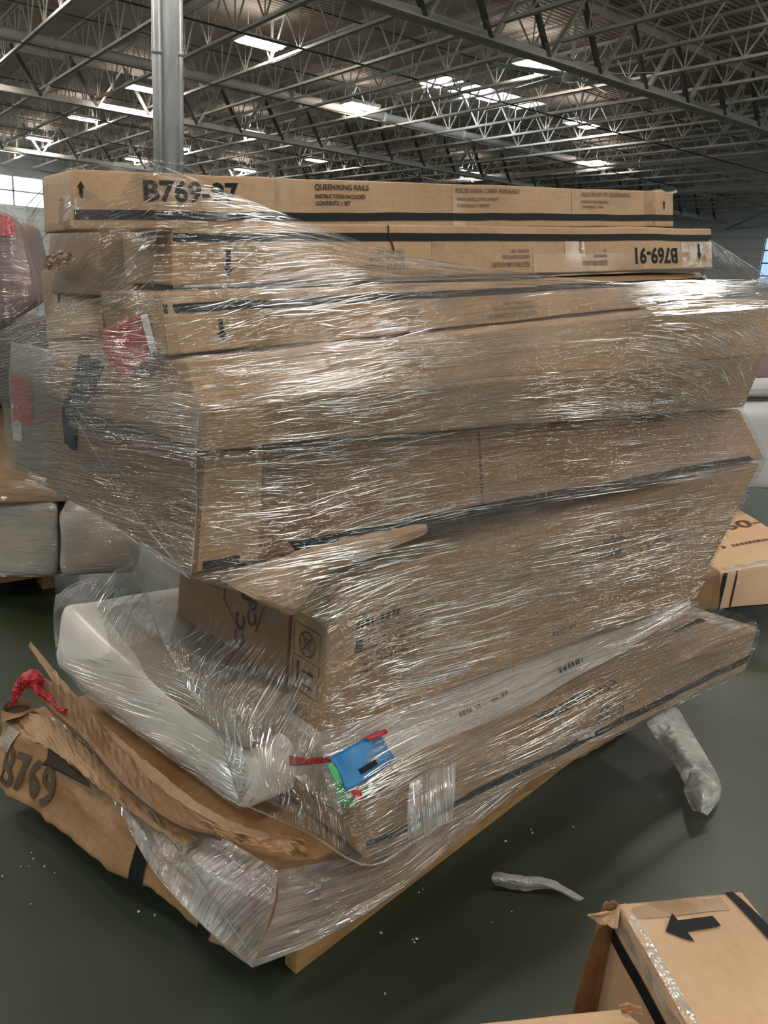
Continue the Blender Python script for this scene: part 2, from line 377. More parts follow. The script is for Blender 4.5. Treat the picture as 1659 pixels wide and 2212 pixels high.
PLEATS = {'film': 1300, 'film2': 1900, 'film3': 1900, 'film4': 2500, 'film5': 2300, 'only': 3000, 'film_s': 0}
def sheet(name, rows, mt, thick, parent=None, nu=24, n2=8, wr=.006, fr=9):
    v, f, u = grid(rows, nu, n2, wr*.4, fr=fr); k = nu+1
    if wr > .004:
        for i, p in enumerate(v):
            q = p*fr*1.6; d = (1-2*abs(noise.noise(q)))*wr*.8 + (1-2*abs(noise.noise(q*2.6)))*wr*.4
            v[i] = p + (CAM-p).normalized()*d
            j = i//k
            if j in (0, n2): v[i] = v[i] + (v[i]-v[i+(k if j == 0 else -k)])*(noise.noise(p*60)*.9)
    o = link(name, v, f, M[mt], parent, uvs=u, smooth=wr <= .004)
    s = o.modifiers.new('thickness', 'SOLIDIFY'); s.thickness = thick; s.offset = 0; return o

# ================================================================== THE HALL
XR, XL, YF, YN, ZD = 40.0, -17.0, 47.5, -20.0, 7.15
M['floor'] = noisemat('dark green sealed concrete', (.013, .021, .006), (.024, .033, .014), .9, .36, spec=.35, bump=.03, r2=.42, detail=8, coord='Object')
nt = M['floor'].node_tree; b = nt.nodes['Principled BSDF']
tcf = nt.nodes.new('ShaderNodeTexCoord'); nf = nd(nt, 'ShaderNodeTexNoise'); nf.inputs['Scale'].default_value = .55; nf.inputs['Detail'].default_value = 4
nt.links.new(tcf.outputs['Object'], nf.inputs['Vector'])
rf = ramp(nt, nf.outputs[0], [(.40, (0, 0, 0)), (.62, (1, 1, 1))])
mixc = nt.nodes.new('ShaderNodeMixRGB'); mixc.inputs[2].default_value = (.062, .076, .062, 1)
nt.links.new(rf.outputs[0], mixc.inputs[0]); nt.links.new(b.inputs['Base Color'].links[0].from_socket, mixc.inputs[1]); nt.links.new(mixc.outputs[0], b.inputs['Base Color'])
mb = MB(); mb.box(((XL+XR)/2, (YF+YN)/2, -.1), ((XR-XL)/2+.3, (YF-YN)/2+.3, .1)); struct(mb.build('floor', M['floor']))
M['deck'] = noisemat('painted metal deck', (.60, .51, .45), (.47, .40, .355), 1.1, .6)
# corrugated deck: flutes along x
v = []; f = []; y = YN; k = 0; prof = ((0, 0), (.05, 0), (.075, .045), (.125, .045))
while y < YF:
    for dy, dz in prof: v += [(XL, y+dy, ZD+dz), (XR, y+dy, ZD+dz)]
    y += .15
for i in range(len(v)//2-1): f.append((2*i, 2*i+1, 2*i+3, 2*i+2))
struct(link('ceiling', v, f, M['deck']))
M['siding'] = mat('grey horizontal siding', (.5, .52, .54), .6)
nt = M['siding'].node_tree; tc = nt.nodes.new('ShaderNodeTexCoord'); wv = nt.nodes.new('ShaderNodeTexWave'); wv.bands_direction = 'Z'; wv.inputs['Scale'].default_value = .62
wv.wave_profile = 'SAW'; nt.links.new(tc.outputs['Object'], wv.inputs['Vector'])
r = ramp(nt, wv.outputs[0], [(0, (.42, .43, .44)), (.10, (.78, .79, .80)), (1, (.70, .71, .72))]); nt.links.new(r.outputs[0], nt.nodes['Principled BSDF'].inputs['Base Color'])
def wall(name, axis, pos, lo, hi, holes, mt):
    """wall with rectangular openings; holes: (a0,a1,z0,z1)"""
    mb = MB(); cuts = sorted(holes); a = lo
    def piece(a0, a1, z0, z1):
        if a1-a0 < .01 or z1-z0 < .01: return
        if axis == 'x': mb.box((pos, (a0+a1)/2, (z0+z1)/2), (.1, (a1-a0)/2, (z1-z0)/2))
        else: mb.box(((a0+a1)/2, pos, (z0+z1)/2), ((a1-a0)/2, .1, (z1-z0)/2))
    for a0, a1, z0, z1 in cuts:
        piece(a, a0, 0, ZD+.05); piece(a0, a1, 0, z0); piece(a0, a1, z1, ZD+.05); a = a1
    piece(a, hi, 0, ZD+.05)
    return struct(mb.build(name, mt))
wh_r = [(14.5, 22.4, 2.6, 5.1)]
wh_b = [(2.0, 11.2, 4.2, 5.7), (19, 27, 5.2, 6.6)]
wall('wall_right', 'x', XR+.1, YN, YF, wh_r, M['siding'])
wall('wall_back', 'y', YF+.1, XL, XR, wh_b, M['siding'])
wall('wall_left', 'x', XL-.1, YN, YF, [(-12, -4, 3.2, 5.8), (2, 10, 3.2, 5.8), (16, 24, 3.2, 5.8)], M['siding'])
wall('wall_front', 'y', YN-.1, XL, XR, [(-8, 0, .6, 4.6), (8, 16, .6, 4.6)], M['siding'])
M['pane'] = mat('bright daylit glass', (.7, .85, .9), .2, emit=(.78, .97, .93), es=5)
wi = 0
def window(axis, pos, a0, a1, z0, z1, nx, nz, pm='pane'):
    global wi
    wi += 1; mb = MB(); g = MB()
    def bx(m_, a, b_, c, d, t):
        if axis == 'x': m_.box((pos, (a+b_)/2, (c+d)/2), (t, (b_-a)/2, (d-c)/2))
        else: m_.box(((a+b_)/2, pos, (c+d)/2), ((b_-a)/2, t, (d-c)/2))
    for i in range(nx+1): x = a0+(a1-a0)*i/nx; bx(mb, x-.04, x+.04, z0, z1, .05)
    for i in range(nz+1): z = z0+(z1-z0)*i/nz; bx(mb, a0, a1, z-.035, z+.035, .05)
    bx(g, a0, a1, z0, z1, .01)
    o = struct(mb.build('window_%d' % wi, M['steel'])); g.build('pane', M[pm], o)
for h in wh_b: window('y', YF+.12, *h, 6, 2)
M['pane_b'] = mat('blue daylit glass', (.5, .7, .9), .2, emit=(.42, .66, 1), es=1.7)
for h in wh_r: window('x', XR+.12, *h, 3, 4, 'pane_b')
for h in [(-12, -4, 3.2, 5.8), (2, 10, 3.2, 5.8), (16, 24, 3.2, 5.8)]: window('x', XL-.12, *h, 6, 3)  # unseen windows, added to fill the hall with daylight
for h in [(-8, 0, .6, 4.6), (8, 16, .6, 4.6)]: window('y', YN-.12, *h, 4, 4)  # more unseen windows, added for daylight from behind the viewer
# sky light panels in the deck
ski = 0
for k, (x, y) in enumerate([(15.3, 19.0), (16.4, 18.9), (17.5, 18.8), (18.6, 18.7)]):
    mb = MB(); mb.box((x, 19.0, ZD-.012), (.36, .62, .006)); fr = MB()
    for sx in (-1, 1): fr.box((x+sx*.39, 19.0, ZD-.01), (.03, .68, .02))
    for sy in (-1, 1): fr.box((x, 19.0+sy*.65, ZD-.01), (.42, .03, .02))
    o = tag(fr.build('skylight', M['steel']), 'bright daylit skylight panel set in the metal deck, one of a row of four', 'skylight', 'skylight panels in the roof deck'); mb.build('pane', M['sky_on'], o)
# open web joists: along y, one per bay
GY = [-14.6, -1.5, 11.6, 24.7, 37.8]     # girder lines
GB, GT = 5.8, 7.0
JB, JT = 6.18, 7.03
def joist_parts(L):
    bc = MB(); tp = MB(); w = MB()
    for s in (-1, 1):
        bc.bar((s*.032, 0, 0), (s*.032, L, 0), .035, .055); tp.bar((s*.032, -.0, JT-JB), (s*.032, L, JT-JB), .035, .055)
    n = int(L/1.25); st = L/n
    for i in range(n):
        y0 = i*st
        w.bar((0, y0, JT-JB), (0, y0+st/2, 0), .028, .028); w.bar((0, y0+st/2, 0), (0, y0+st, JT-JB), .028, .028)
        w.bar((0, y0+st/2, 0), (0, y0+st/2, JT-JB), .02, .02)
    return bc, tp, w
root = None
xs = [4.62+1.5*k for k in range(-5, 23)]
for bi, y0 in enumerate(GY + [YN+.1]):
    if bi < 4: y1 = GY[bi+1]
    elif bi == 4: y1 = YF
    else: continue
    if bi == 0: xx = [x for x in xs if x < 2]
    elif bi == 1: xx = [x for x in xs if x < 26]
    else: xx = xs
    L = y1-y0-.1
    proto = None
    for x in xx:
        if proto is None:
            proto = empty('roof_joist', (x, y0+.05, JB), 'grey open-web steel roof joist running under the metal deck', 'joist', 'open web roof joists under the deck')
            bc, tp, w = joist_parts(L); ch = [bc.build('bottom_chord', M['steel'], proto), tp.build('top_chord', M['steel'], proto), w.build('web_lacing', M['steel'], proto)]
        else:
            r_ = proto.copy(); COL.objects.link(r_); r_.location = (x, y0+.05, JB)
            for c in ch:
                d = c.copy(); COL.objects.link(d); d.parent = r_
# girders
glabels = ['steel girder nearest overhead, with dark diagonals, crossing the upper right corner', 'second steel girder, crossing behind the galvanised column', 'third steel girder, farther back low over the carton stack']
for gi, gy in enumerate(GY):
    if gy < 0: continue
    g = empty('roof_girder', (0, gy, GB), glabels[gi-2], 'girder', 'steel girders carrying the joists')
    bc = MB(); tp = MB()
    for s in (-1, 1):
        bc.bar((XL, s*.09, 0), (XR, s*.09, 0), .15, .03); bc.bar((XL, s*.02, .08), (XR, s*.02, .08), .02, .16)
        tp.bar((XL, s*.09, GT-GB), (XR, s*.09, GT-GB), .15, .03); tp.bar((XL, s*.02, GT-GB-.08), (XR, s*.02, GT-GB-.08), .02, .16)
    bc.build('bottom_chord', M['steel'], g); tp.build('top_chord', M['steel'], g)
    x = XL + .4
    if gi == 2:
        w = MB(); w.bar((0, 0, .03), (.75, 0, GT-GB), .05, .11, up=Vector((0, 1, 0))); ws_ = w.build('web_strut', M['steel'], g); ws_.location.x = x
        wd = MB(); wd.bar((.75, 0, GT-GB), (1.5, 0, .03), .10, .07, up=Vector((0, 1, 0))); wd_ = wd.build('web_diagonal', M['steel_d'], g); wd_.location.x = x
        x += 1.5
    while x < XR-1.5:
        for pr_ in (ws_, wd_): c_ = pr_.copy(); COL.objects.link(c_); c_.parent = g; c_.location.x = x
        x += 1.5
# bridging
for y in [y for y in (3, 7.4, 15.9, 20.6, 29, 33.6, 41.5)]:
    for z in (JB+.01, JT-.06):
        mb = MB(); mb.bar((XL, y, z-.04), (XR, y, z-.04), .03, .03)
        tag(mb.build('bridging_bar', M['steel_d']), 'thin dark steel bridging bar crossing the roof joists', 'bridging', 'bridging bars between the joists')
# pipes
def pipe(a, b, r, label, m_='steel', couple=True):
    mb = MB(); mb.tube([a, b], r, 14); o = mb.build('ceiling_pipe', M[m_], smooth=True); tag(o, label, 'pipe')
    if couple:
        a = Vector(a); b = Vector(b); L = (b-a).length; n = int(L/3)
        for i in range(1, n): c = MB(); p = a.lerp(b, i/n); c.tube([p-(b-a).normalized()*.06, p+(b-a).normalized()*.06], r*1.25, 14); c.build('coupling', M[m_], o, smooth=True)
pipe((XL, 21.2, 6.42), (24.5, 21.2, 6.42), .12, 'wide grey pipe crossing the joists between the near girder and the column')
pipe((24.8, 13, 6.3), (24.8, 46, 6.3), .13, 'wide grey pipe running beside the lamp at the right end of the roof')
pipe((29.6, 9, 6.0), (29.6, 46, 6.0), .08, 'thinner grey pipe hung low before the right wall')
pipe((20.6, 12, 6.08), (20.6, 34, 6.08), .035, 'thin white sprinkler line under the joists on the right', 'housing')
pipe((11.2, 12, 6.12), (11.2, 36, 6.12), .03, 'thin white sprinkler line under the joists near the column', 'housing')
pipe((33.5, 18, 5.9), (39.8, 24.5, 5.5), .07, 'grey pipe sloping down to the right wall')
# lamps
def lamp_fixture(x, y, z, proto=[None]):
    if proto[0] is None:
        e = empty('ceiling_lamp', (x, y, z), '', 'ceiling lamp', '')
        h = MB(); h.box((0, 0, .05), (.50, .30, .045)); h.bar((-.3, 0, .09), (-.3, 0, .6), .012, .012); h.bar((.3, 0, .09), (.3, 0, .6), .012, .012)
        h.build('housing', M['housing'], e)
        for s in (-1, 1):
            d = MB(); d.box((0, s*.125, -.012), (.46, .075, .017)); d.build('diffuser', M['lamp_on'], e)
        d = MB(); d.box((0, 0, .102), (.46, .22, .006)); d.build('uplight_fill', M['up_fill'], e)  # upward panel added to light the roof
        proto[0] = e
    else:
        p = proto[0]; e = p.copy(); COL.objects.link(e); e.location = (x, y, z)
        for c in p.children: d = c.copy(); COL.objects.link(d); d.parent = e
    return e
LAMPS = [((8.7, 17.2), 'lit twin-panel ceiling lamp, the largest in view, right of the column'), ((13.7, 13.7), 'lit ceiling lamp hung beside the near girder, left of the ceiling fan'),
 ((13.6, 20.5), 'lit ceiling lamp left of the skylight panels'), ((19, 16.9), 'lit ceiling lamp just right of and below the skylight panels'), ((24.6, 20.7), 'lit ceiling lamp nearest the grey right wall'),
 ((8.7, 30.7), 'lit ceiling lamp left of the column under the second girder'), ((8.8, 37.6), 'lit ceiling lamp left of the column, second smallest at the left'), ((13.5, 27.4), 'lit ceiling lamp right of the column, low between column and rail carton'),
 ((13.3, 33.8), 'lit ceiling lamp touching the right side of the column'), ((18.5, 31), 'lit ceiling lamp just above the QUEEN/KING RAILS words'), ((23.8, 27.3), 'lit ceiling lamp above the middle of the rail carton by the dark diagonals'),
 ((8.5, 24.0), 'lit ceiling lamp partly hidden by the left side of the column'), ((8.8, 43.3), 'smallest lit ceiling lamp at the far left edge'), ((13.6, 39.6), 'small lit lamp just left of the foot of the column'), ((18.2, 37.4), 'small lit lamp just over the top of the B769-97 carton')]
for (x, y), lb in LAMPS:
    e = lamp_fixture(x, y, 6.4); tag(e, lb, 'ceiling lamp', 'lit ceiling lamps')
for x, y in [(3.6, 3.6), (3.6, -3.3), (-1.3, .1), (-1.3, 7), (-6.3, 3.6), (-1.3, -6.7), (8.7, -3.3), (13.7, 6.9), (3.6, -10), (-6.3, -10), (8.7, -10), (13.7, .1), (13.7, -6.7), (8.7, 3.6), (19, -3.3), (24.6, 7)]:  # lamp grid carried on out of view; last few added for film highlights
    e = lamp_fixture(x, y, 6.4); tag(e, 'lit ceiling lamp over the aisle behind the viewer', 'ceiling lamp', 'lit ceiling lamps behind')
for x, y in [(3.6, 10.4), (3.6, 17.2), (3.6, 24), (3.6, 31), (-1.3, 13.8), (-1.3, 20.5), (-1.3, 27.3), (-1.3, 34), (-6.3, 17.2), (-6.3, 24), (-6.3, 31), (-11, 13.8), (-11, 20.5), (-11, 27.3), (-6.3, 10.4), (3.6, 37.8)]:  # unseen lamps added so the film's left end catches streaks
    e = lamp_fixture(x, y, 6.4); tag(e, 'ceiling lamp added out of view at the left to light the film', 'ceiling lamp', 'added lamps out of view at the left')
for x, y in [(34.5, 15.5), (34.5, 9), (29.5, 10.4), (29.5, 4)]:  # unseen lamps added because the right wall was dark
    e = lamp_fixture(x, y, 6.4); tag(e, 'ceiling lamp added out of view at the right to brighten the wall', 'ceiling lamp', 'added lamps out of view at the right')
# column
c = empty('steel_column', (4.5, 11.7, 0), 'tall galvanised steel column rising behind the top carton on the left', 'column')
pv = Vector((.93, -.36, 0)).normalized(); qv = Vector((-pv.y, pv.x, 0)); ax3 = (pv, qv, Vector((0, 0, 1)))
h = MB(); h.box((0, 0, 3.5), (.14, .010, 3.5), 0, ax3)
for s in (-1, 1): h.box(pv*.15*s+Vector((0, 0, 3.5)), (.012, .14, 3.5), 0, ax3)
h.build('column_shaft', M['galv'], c)
for po, qo, rr_ in ((-.185, -.12, .035), (-.115, -.13, .03), (.17, -.15, .032)):
    q = MB(); o_ = pv*po+qv*qo; q.tube([o_, o_+Vector((0, 0, 7))], rr_, 12)
    for z in (1.5, 3.0, 4.4, 5.9): q.tube([o_+Vector((0, 0, z)), o_+Vector((0, 0, z+.05))], rr_*1.2, 12)
    q.build('downpipe', M['galv'], c, smooth=True)
q = MB(); q.box((0, 0, .015), (.25, .25, .015)); q.build('base_plate', M['galv'], c)
# ceiling fan
fn = empty('ceiling_fan', (13.35, 12.35, 5.95), 'large white ceiling fan with long blades hung by the near girder', 'ceiling fan')
q = MB(); q.tube([(0, 0, -.1), (0, 0, .12)], [.17, .13], 16); q.build('hub', M['housing'], fn, True)
q = MB(); q.tube([(0, 0, .1), (0, 0, .95)], .04, 10); q.build('drop_rod', M['housing'], fn, True)
for k in range(5):
    a = math.radians(12+72*k); d = Vector((math.cos(a), math.sin(a), 0)); n_ = Vector((-d.y, d.x, 0))
    q = MB(); tl_ = Vector((0, 0, .012)); pts = []
    for t, w_ in ((.15, .05), (.5, .10), (1.7, .07)):
        for s, zt in ((-1, -.02), (1, .02)): pts += [d*t+n_*s*w_+Vector((0, 0, zt)), d*t+n_*s*w_+Vector((0, 0, zt+.012))]
    fs = []
    for i in range(2):
        o_ = i*4; fs += [(o_, o_+4, o_+6, o_+2), (o_+1, o_+3, o_+7, o_+5), (o_, o_+1, o_+5, o_+4), (o_+2, o_+6, o_+7, o_+3)]
    fs += [(0, 2, 3, 1), (8, 9, 11, 10)]
    q.add(pts, fs); q.build('blade', M['housing'], fn)

# ================================================================== MAIN STACK
EB = R_*-.66 + D_*-.226 + F_*.716      # direction the cartons run back to the left
class PxCarton(Carton):
    def __init__(s, TL, BL, TR, BR, E, **kw):
        s.px = (TL, BL, TR, BR)
        super().__init__(P(*TL), P(*BL), P(*TR), P(*BR), E, **kw)
    def a(s, px):      # metres along the front face for a column of the photo
        xL = (s.px[0][0]+s.px[1][0])/2; xR = (s.px[2][0]+s.px[3][0])/2; zL = s.px[0][2]; zR = s.px[2][2]
        u = zL*(px-xL)/(zL*(px-xL)+zR*(xR-px)); return u*s.Lx
    def fit(s, txt, x0, x1, b0, h, mi=1, flip=False, bold=.018):
        a0, a1 = s.a(x0), s.a(x1); vs, _ = text_mesh(txt, bold); wd = max(v[0] for v in vs)
        xs_ = (a1-a0)/(wd*h*1.38)
        if flip: s.text('F', txt, a1, b0+h, h, mi, math.pi, xs_, bold)
        else: s.text('F', txt, a0, b0, h, mi, 0, xs_, bold)
KM = [M['kraft'], M['ink'], M['ink_thin'], M['ink_red']]
# 1 top rail carton
c1 = PxCarton((155, 366, 1.72), (160, 497, 1.72), (1455, 415, 3.10), (1455, 490, 3.10), EB*.20, amp=.004, seed=1); H = c1.Lz
c1.body((40, 6, 5)); c1.quadstrip('F', .0, c1.Lx, H*.16, H*.33, 1)
c1.fit('B769-97', 308, 515, H*.50, H*.37, bold=.03)
c1.arrow('F', c1.a(176), H*.52, H*.28, .008, 1)
c1.fit('QUEEN/KING RAILS', 678, 797, H*.79, H*.115, bold=.012); c1.fit('INSTRUCTIONS INCLUDED', 679, 790, H*.62, H*.085); c1.fit('CONTENTS: 1 SET', 680, 757, H*.48, H*.085)
c1.fit('RIELES PARA CAMA REINA/REY', 985, 1124, H*.80, H*.11, 2, bold=.012); c1.fit('VEASE INSTRUCTIVO ANEXO', 987, 1076, H*.62, H*.075, 2); c1.fit('CONTENIDO: 1 GRUPO', 988, 1057, H*.47, H*.075, 2)
c1.fit('RAILS POUR LITS QUEEN/KING', 1256, 1361, H*.80, H*.11, 2, bold=.012); c1.fit('INSTRUCTIONS INCLUSES', 1257, 1314, H*.62, H*.07, 2); c1.fit('CONTENU: 1 ENS', 1257, 1304, H*.49, H*.07, 2)
c1.arrow('F', c1.a(1434), H*.48, H*.24, .007, 1)
o1 = tag(c1.build('bed_rail_carton', KM), 'long kraft carton on top of the stack, printed B769-97 QUEEN/KING RAILS', 'carton')
for x0, x1 in ((594, 632), (978, 1005), (1235, 1255), (1392, 1415)): c1.tape('F', c1.a(x0), c1.a(x1), .002, H-.002, M['tape'], o1)
c1.tape('F', c1.a(370), c1.a(384), .002, H-.002, M['tape'], o1)
def scrap(name, pts, parent, mt, n=10, w=.02, seed=0):
    rows = [[P(*p) for p in pts], [P(p[0]+w*60, p[1]+6, p[2]) for p in pts]]
    v, f, u = grid(rows, n, 3, .01, fr=30, seed=seed); return link(name, v, f, mt, parent, uvs=u, smooth=True)
scrap('tape_end', [(1405, 412, 3.08), (1425, 408, 3.06), (1442, 414, 3.07), (1462, 410, 3.08)], o1, M['tape_c'], seed=2)
# 2
c2 = PxCarton((372, 482, 1.86), (372, 616, 1.84), (1537, 493, 3.05), (1541, 579, 3.05), EB*.30, amp=.004, seed=2); H = c2.Lz
c2.body((40, 6, 5)); c2.quadstrip('F', 0, c2.Lx, H*.69, H*.84, 1)
c2.arrow('F', c2.a(493), H*.55, H*.45, .014, 1, -math.pi/2)
c2.fit('B769-91', 1370, 1462, H*.14, H*.36, 1, True, bold=.03); c2.arrow('F', c2.a(1508), H*.62, H*.40, .012, 1, -math.pi/2)
for x0, x1, k in ((770, 872, 0), (1058, 1142, 1), (1255, 1308, 2)):
    w = ('RAILS POUR LITS QUEEN/KING', 'RIELES PARA CAMA REINA/REY', 'QUEEN/KING RAILS')[k]
    c2.fit(w, x0, x1, H*.14, H*.11, 2, True); c2.fit('INSTRUCTIONS INCLUSES', x0+25, x1, H*.32, H*.07, 2, True); c2.fit('CONTENU: 1 ENS', x0+45, x1, H*.44, H*.07, 2, True)
o2 = tag(c2.build('bed_rail_carton', KM), 'long kraft carton with upside-down B769-91 print, second from the top of the stack', 'carton')
for x0, x1 in ((932, 962), (1220, 1250)): c2.tape('F', c2.a(x0), c2.a(x1), .002, H*.72, M['tape'], o2)
c2.tape('F', c2.a(1150), c2.a(1525), H*.02, H*.42, M['tape'], o2); c2.tape('F', c2.a(1470), c2.a(1537), H*.05, H*.66, M['tape_c'], o2); c2.tape('F', c2.a(1255), c2.a(1262), .0, H*.7, M['tape_c'], o2)
c2.tape('R', 0, .25, H*.05, H*.9, M['tape_c'], o2)
q = MB(); pp = [c2.on('F', c2.a(838), H*.98, .004), c2.on('F', c2.a(839), H*.8, .004), c2.on('F', c2.a(846), H*.62, .004), c2.on('F', c2.a(849), H*.5, .004)]; q.tube(pp, .0025, 6); q.build('tear', M['hole'], o2)
# 3
c3 = PxCarton((345, 634, 1.76), (362, 771, 1.76), (1512, 589, 3.10), (1560, 646, 3.08), EB*.34, amp=.005, seed=3); H = c3.Lz
c3.body((40, 6, 5)); c3.quadstrip('F', 0, c3.Lx, H*.66, H*.82, 1)
c3.arrow('F', c3.a(474), H*.52, H*.38, .012, 1, -math.pi/2)
c3.fit('B769-96', 1388, 1450, H*.05, H*.36, 1, True, bold=.02); c3.arrow('F', c3.a(1486), H*.4, H*.25, .008, 1, -math.pi/2)
for x0, x1 in ((815, 905), (1040, 1145)):
    c3.fit('RAILS POUR LITS QUEEN/KING', x0, x1, H*.10, H*.11, 2, True); c3.fit('INSTRUCTIONS INCLUSES', x0+20, x1, H*.28, H*.07, 2, True); c3.fit('CONTENU: 1 ENS', x0+45, x1, H*.40, H*.07, 2, True)
c3.quadstrip('L', .0, .05, H*.1, H*.9, 0)
o3 = tag(c3.build('bed_rail_carton', KM), 'long kraft carton with down arrow and upside-down B769-96, third from the top', 'carton')
c3.tape('F', .0, .03, .003, H-.003, M['tape'], o3); c3.tape('L', .0, .04, .003, H-.003, M['tape_c'], o3)
sheet('label', [[(305, 668, 1.80), (262, 692, 1.90), (222, 710, 1.98)], [(316, 715, 1.80), (270, 740, 1.9), (220, 745, 1.98)], [(329, 764, 1.80), (285, 790, 1.86), (232, 775, 1.96)], [(300, 790, 1.80), (262, 812, 1.9), (240, 785, 1.96)]], 'redlab', .0006, o3, 10, 10, .002)['label'] = 'red paper label'
sheet('paper_slip', [[(303, 680, 1.785), (318, 678, 1.785)], [(325, 765, 1.785), (340, 760, 1.785)]], 'white', .0006, o3, 4, 6, .002)['label'] = 'white paper slip'
# 4 flat carton layers
c4 = PxCarton((400, 785, 1.74), (425, 868, 1.72), (1705, 648, 3.0), (1680, 765, 2.98), EB*.90, amp=.010, seed=4, freq=2.2)
c4.body((36, 14, 5)); o4 = tag(c4.build('flat_carton', [M['kraft'], M['ink']]), 'wide flat tan carton under film, below the B769-96 carton', 'carton')
c5 = PxCarton((438, 880, 1.64), (430, 974, 1.66), (1650, 768, 2.92), (1605, 880, 2.95), EB*.96, amp=.008, seed=5, freq=2.2)
c5.body((36, 14, 5)); o5 = tag(c5.build('flat_carton', [M['kraft_shade'], M['ink']]), 'flat carton with a shiny bright top edge, just above the big brown carton', 'carton')
c5.tape('F', .0, .14, .0, c5.Lz, M['tape'], o5); c5.tape('F', .0, .5, c5.Lz*.0, c5.Lz*.28, M['tape'], o5)
# 6 big brown carton
c6 = PxCarton((430, 976, 1.74), (415, 1240, 1.74), (1600, 884, 3.02), (1652, 990, 2.95), EB*.96, amp=.008, seed=6, freq=2); H = c6.Lz
c6.body((36, 16, 10)); c6.quadstrip('F', c6.a(640), c6.Lx*.97, H*.02, H*.12, 1, skew=-.02); c6.quadstrip('F', .02, c6.a(520), H*.02, H*.09, 1)
o6 = tag(c6.build('big_carton', [M['kraft_b'], M['ink']]), 'big brown carton with a black lower stripe, in the middle of the stack', 'carton')
c6.tape('F', c6.a(430), c6.a(560), .005, H-.005, M['tape'], o6); c6.tape('F', c6.a(1040), c6.a(1046), .005, H-.005, M['ink_red'], o6, 'printed_line')
# left ends seen through film
lt = PxCarton((20, 735, 2.62), (25, 1000, 2.66), (190, 790, 2.25), (205, 1085, 2.22), EB*-.05+R_*.2+F_*.3, amp=.012, seed=8)
lt.body((10, 6, 10)); lt.quadstrip('F', lt.Lx*.68, lt.Lx*.92, lt.Lz*.25, lt.Lz*.98, 1, skew=.03); lt.quadstrip('F', .03, .20, lt.Lz*.36, lt.Lz*.74, 2); lt.quadstrip('F', .02, .10, lt.Lz*.2, lt.Lz*.5, 3)
tag(lt.build('end_carton', [M['taupe'], M['dark'], M['redlab'], M['white']]), 'film-covered carton at the far left end, with a red patch and dark grey band', 'carton')
rr = PxCarton((86, 584, 2.35), (100, 735, 2.30), (215, 574, 2.2), (222, 720, 2.12), R_*.25+F_*.35, amp=.008, seed=9)
rr.body((8, 6, 8)); rr.arrow('F', rr.Lx*.3, rr.Lz*.5, .03, .01)
tag(rr.build('small_carton', KM), 'small tan carton behind the rail cartons, under the film at upper left', 'carton')
sheet('crumpled_tape', [[(128, 540, 2.2), (100, 556, 2.25), (96, 580, 2.3)], [(150, 545, 2.15), (122, 560, 2.2), (112, 584, 2.25)], [(165, 560, 2.12), (140, 575, 2.16), (120, 588, 2.2)]], 'kraft_c', .002, None, 12, 8, .03, 20)
tag(bpy.context.scene.objects['crumpled_tape'], 'crumpled reddish tape scrap above the small tan carton at upper left', 'tape')
cd = PxCarton((215, 500, 2.1), (215, 640, 2.05), (372, 490, 2.0), (372, 640, 1.95), EB*.4, amp=.01, seed=10)  # block added to stand for the dark cavity beside the rail cartons
cd.body((8, 6, 6)); tag(cd.build('cavity_block', [M['kraft_b']]), 'brown block added to fill the dark cavity behind the left ends of the rail cartons', 'carton')
tag(sheet('dark_strip', [[(172, 762, 2.035), (200, 770, 2.015), (224, 792, 1.995)], [(160, 820, 2.055), (185, 830, 2.035), (205, 838, 2.015)], [(136, 880, 2.095), (160, 890, 2.075), (172, 900, 2.055)], [(140, 960, 2.105), (155, 965, 2.085), (165, 970, 2.075)]], 'dark', .003, None, 12, 16, .008, 12), 'dark grey strip under the film at the left end of the stack', 'strip')  # plain dark grey strip laid under the film
# 7 printed carton under the big one
T6 = (714, 1262, 1.93); B6 = (690, 1597, 1.93)
c7 = PxCarton(T6, B6, (1640, 1003, 2.9), (1500, 1290, 2.78), EB*.155, amp=.006, seed=11); H = c7.Lz
c7.body((36, 5, 12))
def scribble(c, face, a0, a1, b0, h, mi=2, seed=1, skip=.25):
    rn = random.Random(seed); a = a0
    while a < a1:
        w_ = rn.uniform(.5, 1.0)*h
        if rn.random() > skip: c.quadstrip(face, a, min(a+w_*.75, a1), b0, b0+h*rn.uniform(.8, 1), mi, n=(1, 1), off=.0027)
        a += w_
scribble(c7, 'F', c7.a(765), c7.a(860), H*.66, H*.05, 1, 1, .1)
for k in range(6): scribble(c7, 'F', c7.a(768+k*3), c7.a(925), H*(.60-.05*k), H*.022, 2, k)
scribble(c7, 'F', c7.a(766), c7.a(810), H*.50, H*.10, 1, 9)
for (a0, a1, b0, b1) in ((760, 930, .30, .305), (760, 930, .74, .745)): c7.quadstrip('F', c7.a(a0), c7.a(a1), H*b0, H*b1, 2)
scribble(c7, 'F', c7.a(1215), c7.a(1330), H*.70, H*.05, 2, 3, .1); scribble(c7, 'F', c7.a(1225), c7.a(1330), H*.60, H*.05, 2, 4, .1); scribble(c7, 'F', c7.a(1235), c7.a(1300), H*.12, H*.05, 2, 5)
